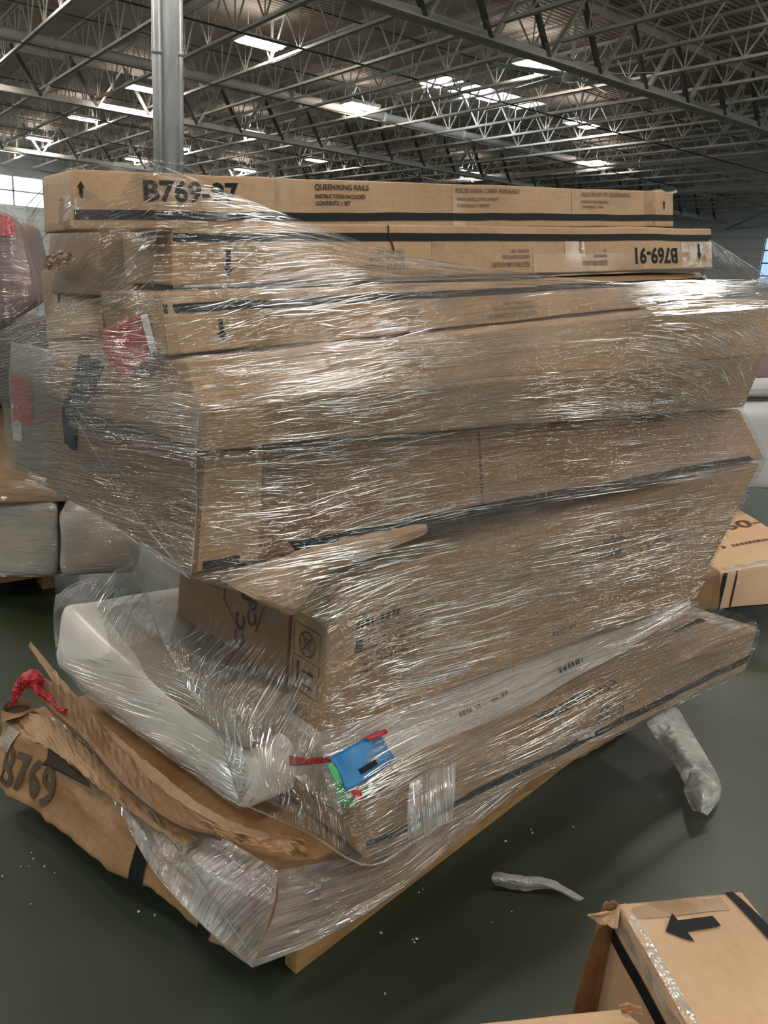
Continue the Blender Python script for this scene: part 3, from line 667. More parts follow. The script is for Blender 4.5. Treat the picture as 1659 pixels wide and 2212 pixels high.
# handling marks on the narrow end
x0, x1, z0, z1 = .02, .135, H*.22, H*.66
for (a0, a1, b0, b1) in ((x0, x1, z0, z0+.002), (x0, x1, z1, z1+.002), (x0, x0+.002, z0, z1), (x1, x1+.002, z0, z1), (x0, x1, (z0+z1)/2, (z0+z1)/2+.002)): c7.quadstrip('L', a0, a1, b0, b1, 1, n=(2, 2))
cx, cz, rc = (x0+x1)/2, z0+(z1-z0)*.75, .034
for k in range(24):
    t0, t1 = math.tau*k/24, math.tau*(k+1)/24
    c7.poly('L', [(cx+rc*math.cos(t0), cz+rc*math.sin(t0)), (cx+rc*math.cos(t1), cz+rc*math.sin(t1)), (cx+(rc-.003)*math.cos(t1), cz+(rc-.003)*math.sin(t1)), (cx+(rc-.003)*math.cos(t0), cz+(rc-.003)*math.sin(t0))])
for s in (-1, 1): c7.poly('L', [(cx-.024, cz-.024*s), (cx-.022, cz-.026*s), (cx+.024, cz+.024*s), (cx+.022, cz+.026*s)])
for s in (-.014, .012): c7.quadstrip('L', cx-.012, cx+.012, cz+s, cz+s+.002, 1, n=(2, 1)); c7.quadstrip('L', cx+s, cx+s+.002, cz-.014, cz+.014, 1, n=(1, 2))
for k in (0, 1): c7.arrow('L', x1-.045, z0+.022+k*.034, .05, .006, 1, math.pi, .4, 2.6)
c7.quadstrip('L', x1-.028, x1-.020, z0+.015, z0+.075, 1, n=(1, 3))
o7 = tag(c7.build('printed_carton', [M['kraft_shade'], M['ink'], M['ink_thin'], M['ink_red']]), 'upright carton with a boxed crossed-out symbol and two arrows on its narrow end', 'carton')
c8 = Carton(P(*T6)+EB*.17+F_*.03, P(*B6)+EB*.17+F_*.03, P(1600, 1020, 3.0), P(1480, 1290, 2.9), EB*.62, amp=.008, seed=12); H = c8.Lz; c8.body((20, 12, 10))
c8.text('L', 'CCT', .20, H*.42, .045, 1, math.pi*.5, 1, .02, mirror=False); c8.text('L', 'CC', .26, H*.22, .05, 1, math.pi*.5, 1, .02)
c8.poly('L', [(.10, H*.70), (.105, H*.70), (.16, H*.40), (.155, H*.40)]); c8.poly('L', [(.33, H*.75), (.335, H*.75), (.34, H*.5), (.335, H*.5)]); c8.poly('L', [(.335, H*.5), (.34, H*.5), (.25, H*.36), (.245, H*.36)])
c8.poly('L', [(.22, H*.85), (.30, H*.85), (.30, H*.76), (.22, H*.76)]); c8.poly('L', [(.17, H*.66), (.24, H*.66), (.24, H*.58), (.17, H*.58)])
tag(c8.build('lettered_carton', [M['kraft_b']]+KM[1:]), 'brown carton with CC letters on its end, behind the crossed-out symbol carton', 'carton')
# torn corner of board crushed under the big carton
tn = sheet('torn_board_corner', [[(470, 1250, 1.835), (580, 1212, 1.835), (680, 1182, 1.855), (800, 1152, 1.995), (915, 1128, 2.095)],
    [(515, 1275, 1.800), (605, 1250, 1.800), (692, 1206, 1.825), (805, 1172, 1.965), (922, 1138, 2.085)],
    [(560, 1300, 1.805), (618, 1305, 1.800), (690, 1240, 1.835), (800, 1192, 1.975), (922, 1148, 2.095)],
    [(585, 1312, 1.835), (634, 1326, 1.835), (700, 1246, 1.875), (790, 1204, 1.955), (905, 1158, 2.035)]], 'kraft_l', .003, None, 40, 14, .008, 9)
tag(tn, 'torn folded flap of board crushed below the corner of the big brown carton', 'torn cardboard')
# 9 padded carton with the blue label
c9 = PxCarton((695, 1612, 1.87), (738, 1764, 1.80), (1492, 1292, 2.95), (1496, 1318, 2.90), EB*.48, amp=.006, seed=13); H = c9.Lz
c9.body((30, 14, 6)); scribble(c9, 'F', c9.a(1205), c9.a(1255), H*.35, H*.2, 1, 3); scribble(c9, 'F', c9.a(990), c9.a(1100), H*.5, H*.10, 2, 5)
o9 = tag(c9.build('padded_carton', [M['foam_g'], M['ink'], M['ink_thin']]), 'pale padded carton bearing the blue label, wedged above the lowest long carton', 'carton')
bl = sheet('blue_label', [[(712, 1637, 1.741), (770, 1605, 1.779), (815, 1577, 1.837)], [(733, 1668, 1.721), (790, 1640, 1.770), (835, 1610, 1.828)], [(748, 1708, 1.702), (805, 1680, 1.750), (855, 1640, 1.818)]], 'blue', .0008, o9, 14, 12, .003); bl['label'] = 'blue paper label'
tp_ = sheet('printed_code', [[(775, 1662, 1.741), (810, 1640, 1.774)], [(781, 1673, 1.738), (816, 1651, 1.772)]], 'ink', .0006, bl, 6, 3, .0)
g1 = sheet('green_tape', [[(707, 1652, 1.726), (716, 1645, 1.731)], [(722, 1690, 1.716), (738, 1680, 1.721)], [(735, 1738, 1.707), (765, 1745, 1.712)]], 'green', .0008, o9, 6, 10, .003); g1['label'] = 'green tape strip'
g2 = sheet('green_tape', [[(740, 1712, 1.704), (780, 1705, 1.726), (830, 1676, 1.760)], [(745, 1745, 1.704), (785, 1725, 1.726), (812, 1695, 1.760)]], 'green', .0008, o9, 10, 5, .003); g2['label'] = 'green tape strip'
r1 = sheet('red_tape', [[(625, 1632, 1.84), (665, 1636, 1.80), (712, 1633, 1.775)], [(626, 1655, 1.84), (668, 1652, 1.80), (716, 1646, 1.775)]], 'red', .0008, o9, 10, 4, .004); r1['label'] = 'red tape strip'
r2_ = sheet('red_tape', [[(788, 1593, 1.789), (834, 1574, 1.828)], [(798, 1600, 1.789), (838, 1584, 1.828)]], 'red', .0008, o9, 5, 3, .001); r2_['label'] = 'red tape strip'
r3 = sheet('red_tape', [[(762, 1708, 1.700), (780, 1706, 1.705)], [(765, 1733, 1.700), (784, 1728, 1.705)]], 'red', .0008, o9, 4, 4, .001); r3['label'] = 'red tape strip'
# 10 lowest long carton
c10 = PxCarton((792, 1752, 1.75), (790, 1862, 1.75), (1636, 1353, 2.92), (1610, 1450, 2.88), EB*.50, amp=.005, seed=14, rad=.01); H = c10.Lz
c10.body((40, 10, 5)); c10.quadstrip('F', 0, c10.Lx, H*.22, H*.38, 1)
c10.fit('B769', 1288, 1350, H*.45, H*.34, 2, True, bold=.02)
c10.text('T', 'ESTE LADO ARRIBA', c10.a(1348), .055, .034, 1, math.pi, .9)
scribble(c10, 'T', c10.a(1530), c10.a(1600), .14, .03, 1, 2); scribble(c10, 'T', c10.a(1520), c10.a(1580), .24, .03, 2, 3)
o10 = tag(c10.build('long_carton', [M['kraft_shade']]+KM[1:]), 'long orange-brown carton with a dark stripe sticking out to the lower right', 'carton')
c10.tape('T', c10.Lx-.13, c10.Lx, .0, c10.Ly, M['tape_c'], o10, name='end_wrap'); c10.tape('F', c10.Lx-.05, c10.Lx, .0, H, M['tape_c'], o10, name='end_wrap'); c10.tape('R', 0, c10.Ly, 0, H, M['tape_c'], o10, name='end_wrap')
sheet('crumpled_tape', [[(1243, 1582, 2.20), (1262, 1574, 2.22), (1284, 1578, 2.26)], [(1250, 1600, 2.20), (1265, 1596, 2.22), (1285, 1590, 2.26)]], 'tape_c', .001, o10, 8, 5, .015, 30)
# 11 white padded slab and parcel
S11 = R_*-.70 + D_*-.23 + F_*.61
UPV = Vector((0, 0, 1))
c11 = Carton(P(545, 1640, 1.86), P(526, 1766, 1.85), P(1100, 1440, 2.55), P(1100, 1500, 2.55), P(112, 1445, 2.46)-P(526, 1766, 1.85), amp=.008, freq=4, seed=15, rad=.03, bend=lambda u, w, v: UPV*(.075*w*w*v))
c11.body((16, 20, 6)); o11 = tag(c11.build('padded_slab', [M['foam']]), 'white foam-wrapped slab with a rounded corner sticking out at the lower left', 'padded slab')
pc = Carton(P(585, 1525, 1.90), P(533, 1636, 1.83), P(760, 1430, 2.4), P(760, 1500, 2.4), P(186, 1398, 2.40)-P(533, 1636, 1.83), amp=.010, freq=5, seed=16, rad=.03, bend=lambda u, w, v: UPV*(.02*w*v))
pc.body((10, 20, 6)); tag(pc.build('wrapped_parcel', [M['taupe']]), 'taupe film-wrapped parcel lying on the white foam slab', 'parcel')
# torn sheets
t1 = sheet('torn_cardboard_sheet', [[(66, 1386, 2.42), (130, 1462, 2.30), (215, 1556, 2.12), (330, 1655, 1.95), (430, 1735, 1.84), (530, 1785, 1.76), (655, 1812, 1.70)],
    [(62, 1396, 2.40), (122, 1482, 2.27), (205, 1580, 2.10), (320, 1682, 1.93), (425, 1757, 1.82), (530, 1806, 1.74), (662, 1832, 1.70)]], 'kraft_shade', .004, None, 60, 6, .008, 8)
tag(t1, 'long torn cardboard sheet curving under the white foam slab', 'torn cardboard')
t2 = sheet('torn_cardboard_sheet', [[(72, 1462, 2.30), (120, 1478, 2.25), (190, 1540, 2.14), (280, 1640, 1.98), (380, 1730, 1.86), (475, 1790, 1.76)],
    [(40, 1466, 2.22), (110, 1530, 2.15), (180, 1592, 2.05), (265, 1690, 1.92), (375, 1775, 1.80), (478, 1806, 1.73)],
    [(50, 1475, 2.3), (120, 1545, 2.2), (190, 1610, 2.1), (280, 1700, 1.98), (385, 1785, 1.88), (478, 1815, 1.8)]], 'kraft_b', .004, None, 50, 8, .010, 6)
tag(t2, 'torn cardboard sheet tied with red tape at its left tip', 'torn cardboard')
t3 = sheet('torn_cardboard_sheet', [[(430, 1770, 1.80), (500, 1795, 1.74), (580, 1812, 1.70), (640, 1822, 1.68), (670, 1838, 1.70)], [(450, 1800, 1.78), (520, 1822, 1.72), (590, 1838, 1.68), (640, 1848, 1.68), (668, 1850, 1.70)]], 'kraft_c', .004, None, 30, 8, .03, 12)
tag(t3, 'crumpled strip of brown board ending below the padded carton corner', 'torn cardboard')
kn = MB(); kp = [P(24, 1526, 2.2), P(38, 1495, 2.2), P(52, 1472, 2.2), P(74, 1468, 2.2), P(80, 1486, 2.19), P(110, 1512, 2.15), P(140, 1541, 2.10)]; kr = [.006, .010, .020, .026, .014, .006, .006]
kn.tube([curve(kp, i/60) for i in range(61)], [curve([Vector((r, 0, 0)) for r in kr], i/60).x for i in range(61)], 14)
kn.v = [p + nv(p, 40, .008) + nv(p, 110, .006, 3) for p in kn.v]; tag(kn.build('red_tape_knot', M['red']), 'red tape knotted round the left tip of a torn cardboard sheet', 'tape')
# 12 bottom carton in crumpled kraft
EBT = (P(0, 1705, 2.29) - P(547, 2083, 1.72))
c12 = PxCarton((602, 1893, 1.72), (547, 2083, 1.72), (1350, 1490, 2.78), (1350, 1575, 2.77), EBT*1.06, amp=.014, freq=5, seed=17, rad=.015, crease=.012); H = c12.Lz
c12.body((60, 60, 16)); Ly = c12.Ly
c12.text('L', 'B769', Ly*.95, H*.18, H*.58, 2, 0, .8, .035, mirror=True, off=.006)
c12.quadstrip('L', Ly*.35, Ly*.39, 0, H*.6, 1, off=.005); c12.quadstrip('L', Ly*.12, Ly*.16, 0, H*.35, 1, off=.005)
c12.quadstrip('L', .03, .16, H*.45, H*.98, 3, off=.005); c12.quadstrip('F', c12.a(668), c12.a(695), H*.2, H*.85, 1, off=.005)
o12 = tag(c12.build('bottom_carton', [M['kraft_c'], M['ink'], M['ink_thin'], M['redlab']]), 'crumpled kraft carton at the bottom of the stack, resting on the pallet', 'carton')
c12.tape('L', Ly*.93, Ly*.985, H*.62, H, M['tape_c'], o12, skew=-.03, off=.007)
fl = sheet('loose_flap', [[(25, 1532, 2.35), (120, 1560, 2.26), (210, 1640, 2.1), (330, 1740, 1.95), (430, 1810, 1.84)], [(70, 1600, 2.22), (120, 1625, 2.15), (200, 1690, 2.02), (290, 1760, 1.92), (400, 1830, 1.82)]], 'kraft', .004, o12, 40, 8, .012, 10)
hq = sheet('opening_shade', [[(76, 1606, 2.24), (115, 1625, 2.17), (190, 1690, 2.05)], [(86, 1650, 2.20), (130, 1668, 2.13), (195, 1702, 2.04)]], 'hole', .003, o12, 12, 5, .003); hq['label'] = 'dark sheet for the shade in a torn opening'  # dark sheet laid on to stand for the shade inside the tear
pr = MB(); pr.tube([P(40, 1545, 2.32), P(38, 1538, 2.32), P(38, 1538, 2.32)+Vector((0, 0, .02))], [.05, .045, .04], 16, closed_ends=False); pr.v = [p+nv(p, 30, .006) for p in pr.v]
pr.tube([P(38, 1541, 2.315), P(38, 1540, 2.315)+Vector((0, 0, .006))], .035, 14, 1); pr.build('paper_roll_end', [M['kraft_c'], M['hole']], o12, True)  # dark plug stands for the shaded inside of the roll
# pallet
px0 = PH(640, 2107, 0); px1 = PH(1050, 1790, 0); pd = (px1-px0).normalized(); pn = Vector((-pd.y, pd.x, 0))
pal = empty('wooden_pallet', px0, 'wooden pallet with a long pine runner under the bottom carton', 'pallet')
for k, dd in enumerate((.022, .5, .98)):
    q = MB(); a0 = pn*dd; q.bar(a0+Vector((0, 0, .048)), a0+pd*2.0+Vector((0, 0, .048)), .040, .092)
    q.build('stringer', M['wood'], pal)
for k in range(9):
    q = MB(); a0 = pd*(.12+k*.22); q.bar(a0+pn*.08+Vector((0, 0, .105)), a0+pn*1.0+Vector((0, 0, .105)), .10, .018, up=Vector((0, 0, 1))); q.build('deck_board', M['wood'], pal)

# ================================================================== STRETCH FILM
def row(pts, z400, z1600):
    z = zplane(z400, z1600); return [(x, y, z(x)) for x, y in pts]
zA = (1.80, 2.98)
FR = [
 row([(330, 352), (520, 425), (700, 492), (900, 553), (1200, 598), (1450, 612), (1700, 598)], 1.82, 2.86),
 row([(335, 470), (520, 505), (700, 540), (900, 585), (1200, 612), (1450, 622), (1700, 622)], 1.78, 2.84),
 row([(333, 645), (520, 650), (700, 648), (900, 645), (1200, 635), (1450, 632), (1700, 632)], 1.70, 2.76),
 row([(355, 768), (520, 762), (700, 748), (900, 728), (1200, 698), (1450, 668), (1716, 646)], 1.67, 2.66),
 row([(432, 876), (560, 866), (740, 848), (920, 828), (1200, 798), (1450, 775), (1652, 768)], 1.59, 2.66),
 row([(425, 978), (560, 964), (740, 947), (920, 932), (1200, 907), (1450, 892), (1606, 884)], 1.60, 2.68),
 row([(423, 1110), (560, 1085), (740, 1055), (920, 1028), (1200, 988), (1450, 952), (1634, 934)], 1.66, 2.72),
 row([(410, 1246), (560, 1212), (740, 1172), (920, 1130), (1200, 1074), (1450, 1028), (1658, 990)], 1.63, 2.66)]
HA = [  # extra pleats added to build a bright highlight column on the film
 row([(520, 428), (620, 462), (720, 502), (820, 540)], 1.80, 2.82),
 row([(530, 545), (630, 552), (730, 560), (830, 572)], 1.74, 2.78),
 row([(540, 648), (640, 648), (740, 647), (840, 645)], 1.685, 2.72),
 row([(540, 758), (640, 750), (740, 742), (840, 732)], 1.655, 2.62),
 row([(550, 862), (650, 852), (760, 842), (860, 830)], 1.575, 2.62)]
HB = [  # extra pleats added for highlights on the right half
 row([(1230, 700), (1400, 680), (1550, 665), (1690, 655)], 1.66, 2.63),
 row([(1220, 795), (1400, 782), (1540, 774), (1650, 768)], 1.58, 2.63),
 row([(1230, 902), (1400, 895), (1520, 888), (1604, 884)], 1.59, 2.65),
 row([(1200, 985), (1400, 958), (1520, 945), (1630, 936)], 1.65, 2.68)]
HC = [  # upward-tilted pleats added to make a bright streak at the right
 row([(1330, 612), (1450, 606), (1560, 604), (1710, 602)], 1.84, 2.95),
 row([(1320, 650), (1450, 645), (1580, 640), (1715, 636)], 1.70, 2.70),
 row([(1330, 690), (1450, 682), (1590, 672), (1715, 660)], 1.62, 2.52)]
FB = [
 FR[-1],
 row([(690, 1345), (760, 1290), (900, 1235), (1080, 1185), (1280, 1130), (1480, 1080), (1632, 1045)], 1.60, 2.66),
 row([(703, 1470), (770, 1430), (880, 1375), (1080, 1310), (1280, 1240), (1440, 1185), (1575, 1150)], 1.66, 2.62),
 row([(692, 1597), (760, 1570), (880, 1510), (1080, 1440), (1280, 1365), (1420, 1320), (1505, 1290)], 1.62, 2.62)]
FC = [
 FB[-1],
 row([(705, 1700), (770, 1670), (890, 1600), (1080, 1510), (1280, 1405), (1400, 1355), (1500, 1300)], 1.52, 2.60),
 row([(742, 1768), (800, 1742), (900, 1695), (1080, 1600), (1280, 1490), (1460, 1420), (1636, 1347)], 1.44, 2.70),
 row([(788, 1866), (890, 1824), (1050, 1738), (1220, 1648), (1370, 1568), (1500, 1507), (1612, 1452)], 1.44, 2.70)]
FL = [
 [(335, 350, 1.82), (240, 352, 1.80), (150, 362, 1.80), (108, 392, 2.0), (55, 445, 2.3)],
 [(340, 470, 1.80), (240, 475, 1.76), (150, 480, 1.72), (100, 505, 2.0), (62, 540, 2.35)],
 [(333, 645, 1.71), (260, 640, 1.80), (190, 632, 1.95), (120, 635, 2.12), (84, 650, 2.35)],
 [(355, 768, 1.69), (260, 740, 1.80), (160, 715, 2.0), (80, 705, 2.2), (-10, 722, 2.45)],
 [(432, 876, 1.60), (300, 840, 1.76), (170, 815, 2.0), (70, 800, 2.2), (-30, 800, 2.5)],
 [(425, 978, 1.61), (300, 935, 1.80), (170, 900, 2.02), (80, 880, 2.25), (5, 880, 2.55)],
 [(423, 1110, 1.67), (310, 1060, 1.84), (190, 1010, 2.06), (100, 970, 2.28), (12, 950, 2.58)],
 [(410, 1246, 1.67), (310, 1180, 1.85), (200, 1105, 2.06), (110, 1055, 2.28), (28, 1012, 2.58)]]
FM = [
 [(410, 1250, 1.66), (380, 1230, 1.72), (335, 1208, 1.80), (270, 1170, 1.92)],
 [(690, 1345, 1.78), (590, 1345, 1.80), (460, 1335, 1.84), (310, 1280, 1.95)],
 [(703, 1470, 1.83), (610, 1465, 1.84), (480, 1430, 1.86), (345, 1370, 1.94)],
 [(692, 1597, 1.80), (600, 1580, 1.80), (500, 1530, 1.82), (400, 1480, 1.86)],
 [(705, 1700, 1.71), (620, 1670, 1.74), (550, 1640, 1.77), (470, 1590, 1.80)],
 [(742, 1768, 1.65), (670, 1740, 1.70), (590, 1710, 1.74), (500, 1680, 1.78)],
 [(788, 1866, 1.62), (700, 1820, 1.67), (610, 1775, 1.72), (520, 1730, 1.78)]]
f1 = film('stretch_film', [
 (FR[0:4], 90, 36, 'film', -.10, .003), (HA, 30, 30, 'only', -.12, .004), (HB, 40, 30, 'only', .22, .005), (HC, 30, 10, 'only', .0, .006), (HC, 30, 10, 'only', .05, .005), (FR[3:6], 90, 24, 'film2', -.02, .004), (FR[5:8], 90, 26, 'film', .02, .004),
 (FB, 90, 34, 'film2', .10, .004), (FC, 90, 28, 'film2', .04, .004),
 (FL[0:4], 40, 36, 'film', .22, .005), (FL[3:8], 44, 40, 'film5', .12, .005), (FM, 34, 60, 'film', 1.15, .005)])
tag(f1, 'clear stretch film wound round the whole leaning stack of cartons', 'stretch film')
def rope(pts, r, name='rolled_film_edge', mt='film3', parent=None):
    q = MB(); pp = [P(*p) for p in pts]; L = [curve(pp, i/40) for i in range(41)]; q.tube(L, [r*.5*(1+.6*noise.noise(p*25)) for p in L], 8)
    v = q.v; uv = [((i//8)*.02, (i % 8)*.004) for i in range(len(v))]
    return link(name, v, q.f, M[mt], parent, uvs=uv, smooth=True)
rope([(330, 352, 1.82), (520, 425, 1.97), (700, 492, 2.14), (860, 545, 2.3), (1000, 578, 2.45), (1200, 598, 2.66)], .0022, parent=f1)
rope([(215, 350, 1.8), (330, 352, 1.8), (385, 355, 1.84), (460, 395, 1.9)], .002, parent=f1)
rope([(150, 362, 1.78), (105, 396, 2.0), (55, 447, 2.3)], .003, parent=f1)
rope([(62, 540, 2.35), (84, 650, 2.35), (60, 690, 2.4), (0, 722, 2.45)], .003, parent=f1)
rope([(28, 1012, 2.58), (200, 1105, 2.05), (310, 1182, 1.84), (410, 1250, 1.66)], .004, parent=f1)
rope([(270, 1165, 1.92), (310, 1280, 1.95), (345, 1370, 1.94), (400, 1480, 1.86), (470, 1590, 1.80), (520, 1730, 1.78)], .003, parent=f1)
rope([(520, 1735, 1.77), (660, 1797, 1.70), (790, 1868, 1.60), (890, 1824, 1.66)], .004, parent=f1)
rope([(430, 880, 1.60), (422, 978, 1.60), (424, 1110, 1.65), (412, 1246, 1.64)], .003, parent=f1)
rope([(160, 900, 2.0), (270, 1080, 1.86), (400, 1240, 1.66)], .003, parent=f1)
rope([(165, 880, 2.02), (290, 1060, 1.84), (405, 1225, 1.66)], .002, parent=f1)
# loose translucent wing of film at the top right
wg = film('film_wing', [([[(1540, 525, 3.0), (1600, 565, 3.0), (1680, 625, 3.0)], [(1525, 580, 3.0), (1585, 605, 2.98), (1680, 640, 2.95)], [(1510, 620, 2.98), (1580, 628, 2.95), (1680, 648, 2.92)]], 24, 12, 'film', .5, .006)])
tag(wg, 'loose clear wing of film sticking up beside the end of the B769-91 carton', 'stretch film')
rope([(1532, 518, 3.0), (1600, 560, 3.0), (1690, 622, 3.0)], .004, parent=wg)
# crossed fan of film over the left slab and film pulled from the slab to the stack
fan = film('film_fan', [([[(120, 1285, 2.58), (180, 1258, 2.58), (240, 1238, 2.55), (300, 1205, 2.3)], [(115, 1340, 2.52), (180, 1330, 2.5), (240, 1300, 2.42), (320, 1280, 2.2)], [(122, 1425, 2.42), (190, 1420, 2.38), (270, 1400, 2.2), (345, 1370, 2.05)]], 24, 20, 'film', -.6, .006),
 ([[(122, 1425, 2.40), (190, 1420, 2.34), (270, 1400, 2.2), (345, 1370, 2.0)], [(190, 1505, 2.22), (280, 1500, 2.1), (350, 1480, 2.0), (420, 1470, 1.9)], [(330, 1612, 1.98), (400, 1600, 1.9), (450, 1590, 1.85), (490, 1590, 1.8)], [(520, 1752, 1.78), (525, 1730, 1.78), (532, 1700, 1.78), (540, 1660, 1.78)]], 24, 40, 'film', .9, .006)])
tag(fan, 'film stretched over the white foam slab at lower left', 'stretch film')
rope([(300, 1205, 2.3), (240, 1240, 2.54), (160, 1262, 2.58), (122, 1290, 2.58)], .004, parent=fan)
for a_, b_ in (((290, 1212, 2.2), (196, 1262, 2.5)), ((296, 1210, 2.2), (216, 1290, 2.4)), ((300, 1215, 2.2), (240, 1300, 2.35)), ((285, 1205, 2.2), (236, 1242, 2.4))): rope([a_, b_], .002, parent=fan)
# film round the bottom carton
FD = [
 [(600, 1880, 1.653), (700, 1862, 1.760), (850, 1815, 1.936), (1000, 1712, 2.132), (1200, 1588, 2.445), (1372, 1562, 2.738)],
 [(596, 1960, 1.623), (700, 1925, 1.721), (850, 1865, 1.888), (1000, 1755, 2.103), (1200, 1618, 2.425), (1372, 1566, 2.738)],
 [(545, 2090, 1.623), (690, 2030, 1.702), (850, 1932, 1.868), (1000, 1806, 2.073), (1200, 1650, 2.406), (1374, 1573, 2.738)]]
FE = [
 [(600, 1880, 1.70), (470, 1800, 1.84), (330, 1690, 2.0), (200, 1580, 2.18), (100, 1545, 2.3)],
 [(590, 1960, 1.66), (440, 1880, 1.78), (310, 1760, 1.96), (215, 1640, 2.1), (150, 1590, 2.2)],
 [(545, 2090, 1.66), (440, 2000, 1.74), (330, 1880, 1.84), (250, 1740, 2.0), (200, 1660, 2.1)]]
FT = [
 [(780, 1850, 1.80), (660, 1840, 1.84), (520, 1800, 1.9), (380, 1700, 2.0)],
 [(600, 1880, 1.70), (540, 1860, 1.76), (430, 1800, 1.86), (330, 1700, 2.0)]]
f2 = film('stretch_film', [(FD, 70, 24, 'film3', .02, .006), (FE, 50, 34, 'film4', 1.0, .008), (FT, 30, 8, 'film2', .3, .008)])
tag(f2, 'milky bunched stretch film round the bottom kraft carton', 'stretch film')
rope([(545, 2090, 1.65), (470, 2030, 1.70), (350, 1900, 1.82), (270, 1760, 1.98), (215, 1640, 2.1)], .003, parent=f2)
rope([(545, 2090, 1.65), (690, 2030, 1.70), (850, 1932, 1.87), (1000, 1806, 2.08)], .003, parent=f2)
for x0, y0, x1, y1 in ((235, 1600, 420, 1900), (255, 1640, 500, 1990), (300, 1680, 540, 2060), (330, 1700, 590, 1930), (245, 1620, 360, 1850)):
    za = 1.66+(2.1-1.66)*(545-x0)/345; zb = 1.66+(2.1-1.66)*max(0, 545-x1)/345
    rope([(x0, y0, za-.02), ((x0+x1)/2-8, (y0+y1)/2, (za+zb)/2-.03), (x1, y1, zb-.02)], .003, parent=f2)
# bunched band at the near corner of the lowest long carton
bb = film('film_band', [([[(885, 1690, 1.76), (985, 1645, 1.85)], [(880, 1750, 1.72), (982, 1710, 1.82)], [(882, 1815, 1.70), (978, 1770, 1.80)]], 20, 20, 'film3', 1.4, .008)], parent=f1)

# ================================================================== NEIGHBOURING GOODS
def blk(name, TL, BL, TR, BR, depth, mats, label, cat, amp=.01, prints=None, rad=.02, n=(14, 8, 8), E=None, seed=0):
    c = PxCarton(TL, BL, TR, BR, (F_*.9+R_*-.25).normalized()*depth if E is None else E, amp=amp, seed=seed, rad=rad); c.E.z = 0 if E is None else c.E.z; c.E2 = c.E
    c.body(n)
    if prints: prints(c)
    o = tag(c.build(name, mats), label, cat); return o, c
blk('wrapped_box', (-60, 1088, 3.62), (-60, 1246, 3.60), (119, 1086, 3.7), (124, 1246, 3.68), .8, [M['foam_g']], 'pale film-wrapped box low at the far left edge', 'box', .008, seed=21, rad=.03)
blk('wrapped_box', (124, 1104, 3.60), (130, 1251, 3.58), (300, 1108, 3.75), (300, 1243, 3.75), .8, [M['foam_g']], 'pale creased box beside it, with a dark grey right part, behind the leaning stack', 'box', .02, seed=22, rad=.04)
blk('wrapped_board_stack', (-60, 880, 3.55), (-60, 1088, 3.55), (120, 900, 3.7), (195, 1082, 3.8), .9, [M['kraft']], 'brown wrapped boards lying on the pale boxes at the far left', 'board stack', .01, seed=23)
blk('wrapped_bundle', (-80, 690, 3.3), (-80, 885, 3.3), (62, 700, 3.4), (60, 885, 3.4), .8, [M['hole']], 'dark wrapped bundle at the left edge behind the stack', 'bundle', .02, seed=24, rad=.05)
blk('wrapped_bundle', (-80, 452, 2.9), (-80, 745, 2.9), (34, 470, 3.0), (74, 660, 3.0), .7, [M['mauve'], M['redlab']], 'tall wrapped bundle with a red label at the top left edge', 'bundle', .02, seed=25, rad=.06,
    prints=lambda c: c.poly('F', [(c.Lx*.5, c.Lz*.78), (c.Lx*.98, c.Lz*.74), (c.Lx*.98, c.Lz*.96), (c.Lx*.5, c.Lz*1.0)], 1, .02))
fb = film('stretch_film', [([[(-60, 440, 2.86), (10, 445, 2.86), (38, 470, 2.9)], [(-60, 600, 2.84), (10, 600, 2.84), (66, 600, 2.9)], [(-60, 745, 2.84), (20, 740, 2.84), (72, 680, 2.92)]], 20, 30, 'film2', .1, .006)])
tag(fb, 'film wound round the tall red-labelled bundle at the top left edge', 'stretch film')
fb2 = film('stretch_film', [([[(-60, 880, 3.50), (60, 895, 3.55), (195, 1000, 3.6)], [(-60, 1000, 3.50), (60, 1000, 3.55), (200, 1060, 3.6)], [(-60, 1085, 3.5), (60, 1085, 3.55), (200, 1082, 3.6)]], 20, 20, 'film', .05, .006)])
tag(fb2, 'film wound round the brown boards at the far left', 'stretch film')
fb3 = film('stretch_film', [([[(-60, 1086, 3.54), (60, 1086, 3.58), (124, 1090, 3.6)], [(-60, 1246, 3.52), (60, 1246, 3.58), (124, 1246, 3.6)]], 20, 16, 'film', .03, .006)])
tag(fb3, 'film round the pale box lowest at the far left edge', 'stretch film')
fb4 = film('stretch_film', [([[(128, 1102, 3.5), (200, 1105, 3.55), (300, 1108, 3.6)], [(130, 1250, 3.5), (200, 1250, 3.55), (300, 1243, 3.6)]], 20, 16, 'film', .03, .006)])
tag(fb4, 'film round the creased pale box just behind the white slab', 'stretch film')
pb = empty('wooden_pallet', PH(-20, 1275, 0), 'low wooden pallet under the pale boxes at the far left', 'pallet')
q = MB(); q.box((.1, .35, .10), (.28, .5, .012)); q.build('deck_board', M['wood'], pb)
for dx in (-.1, .25): q = MB(); q.box((dx, .35, .044), (.03, .45, .044)); q.build('stringer', M['wood'], pb)
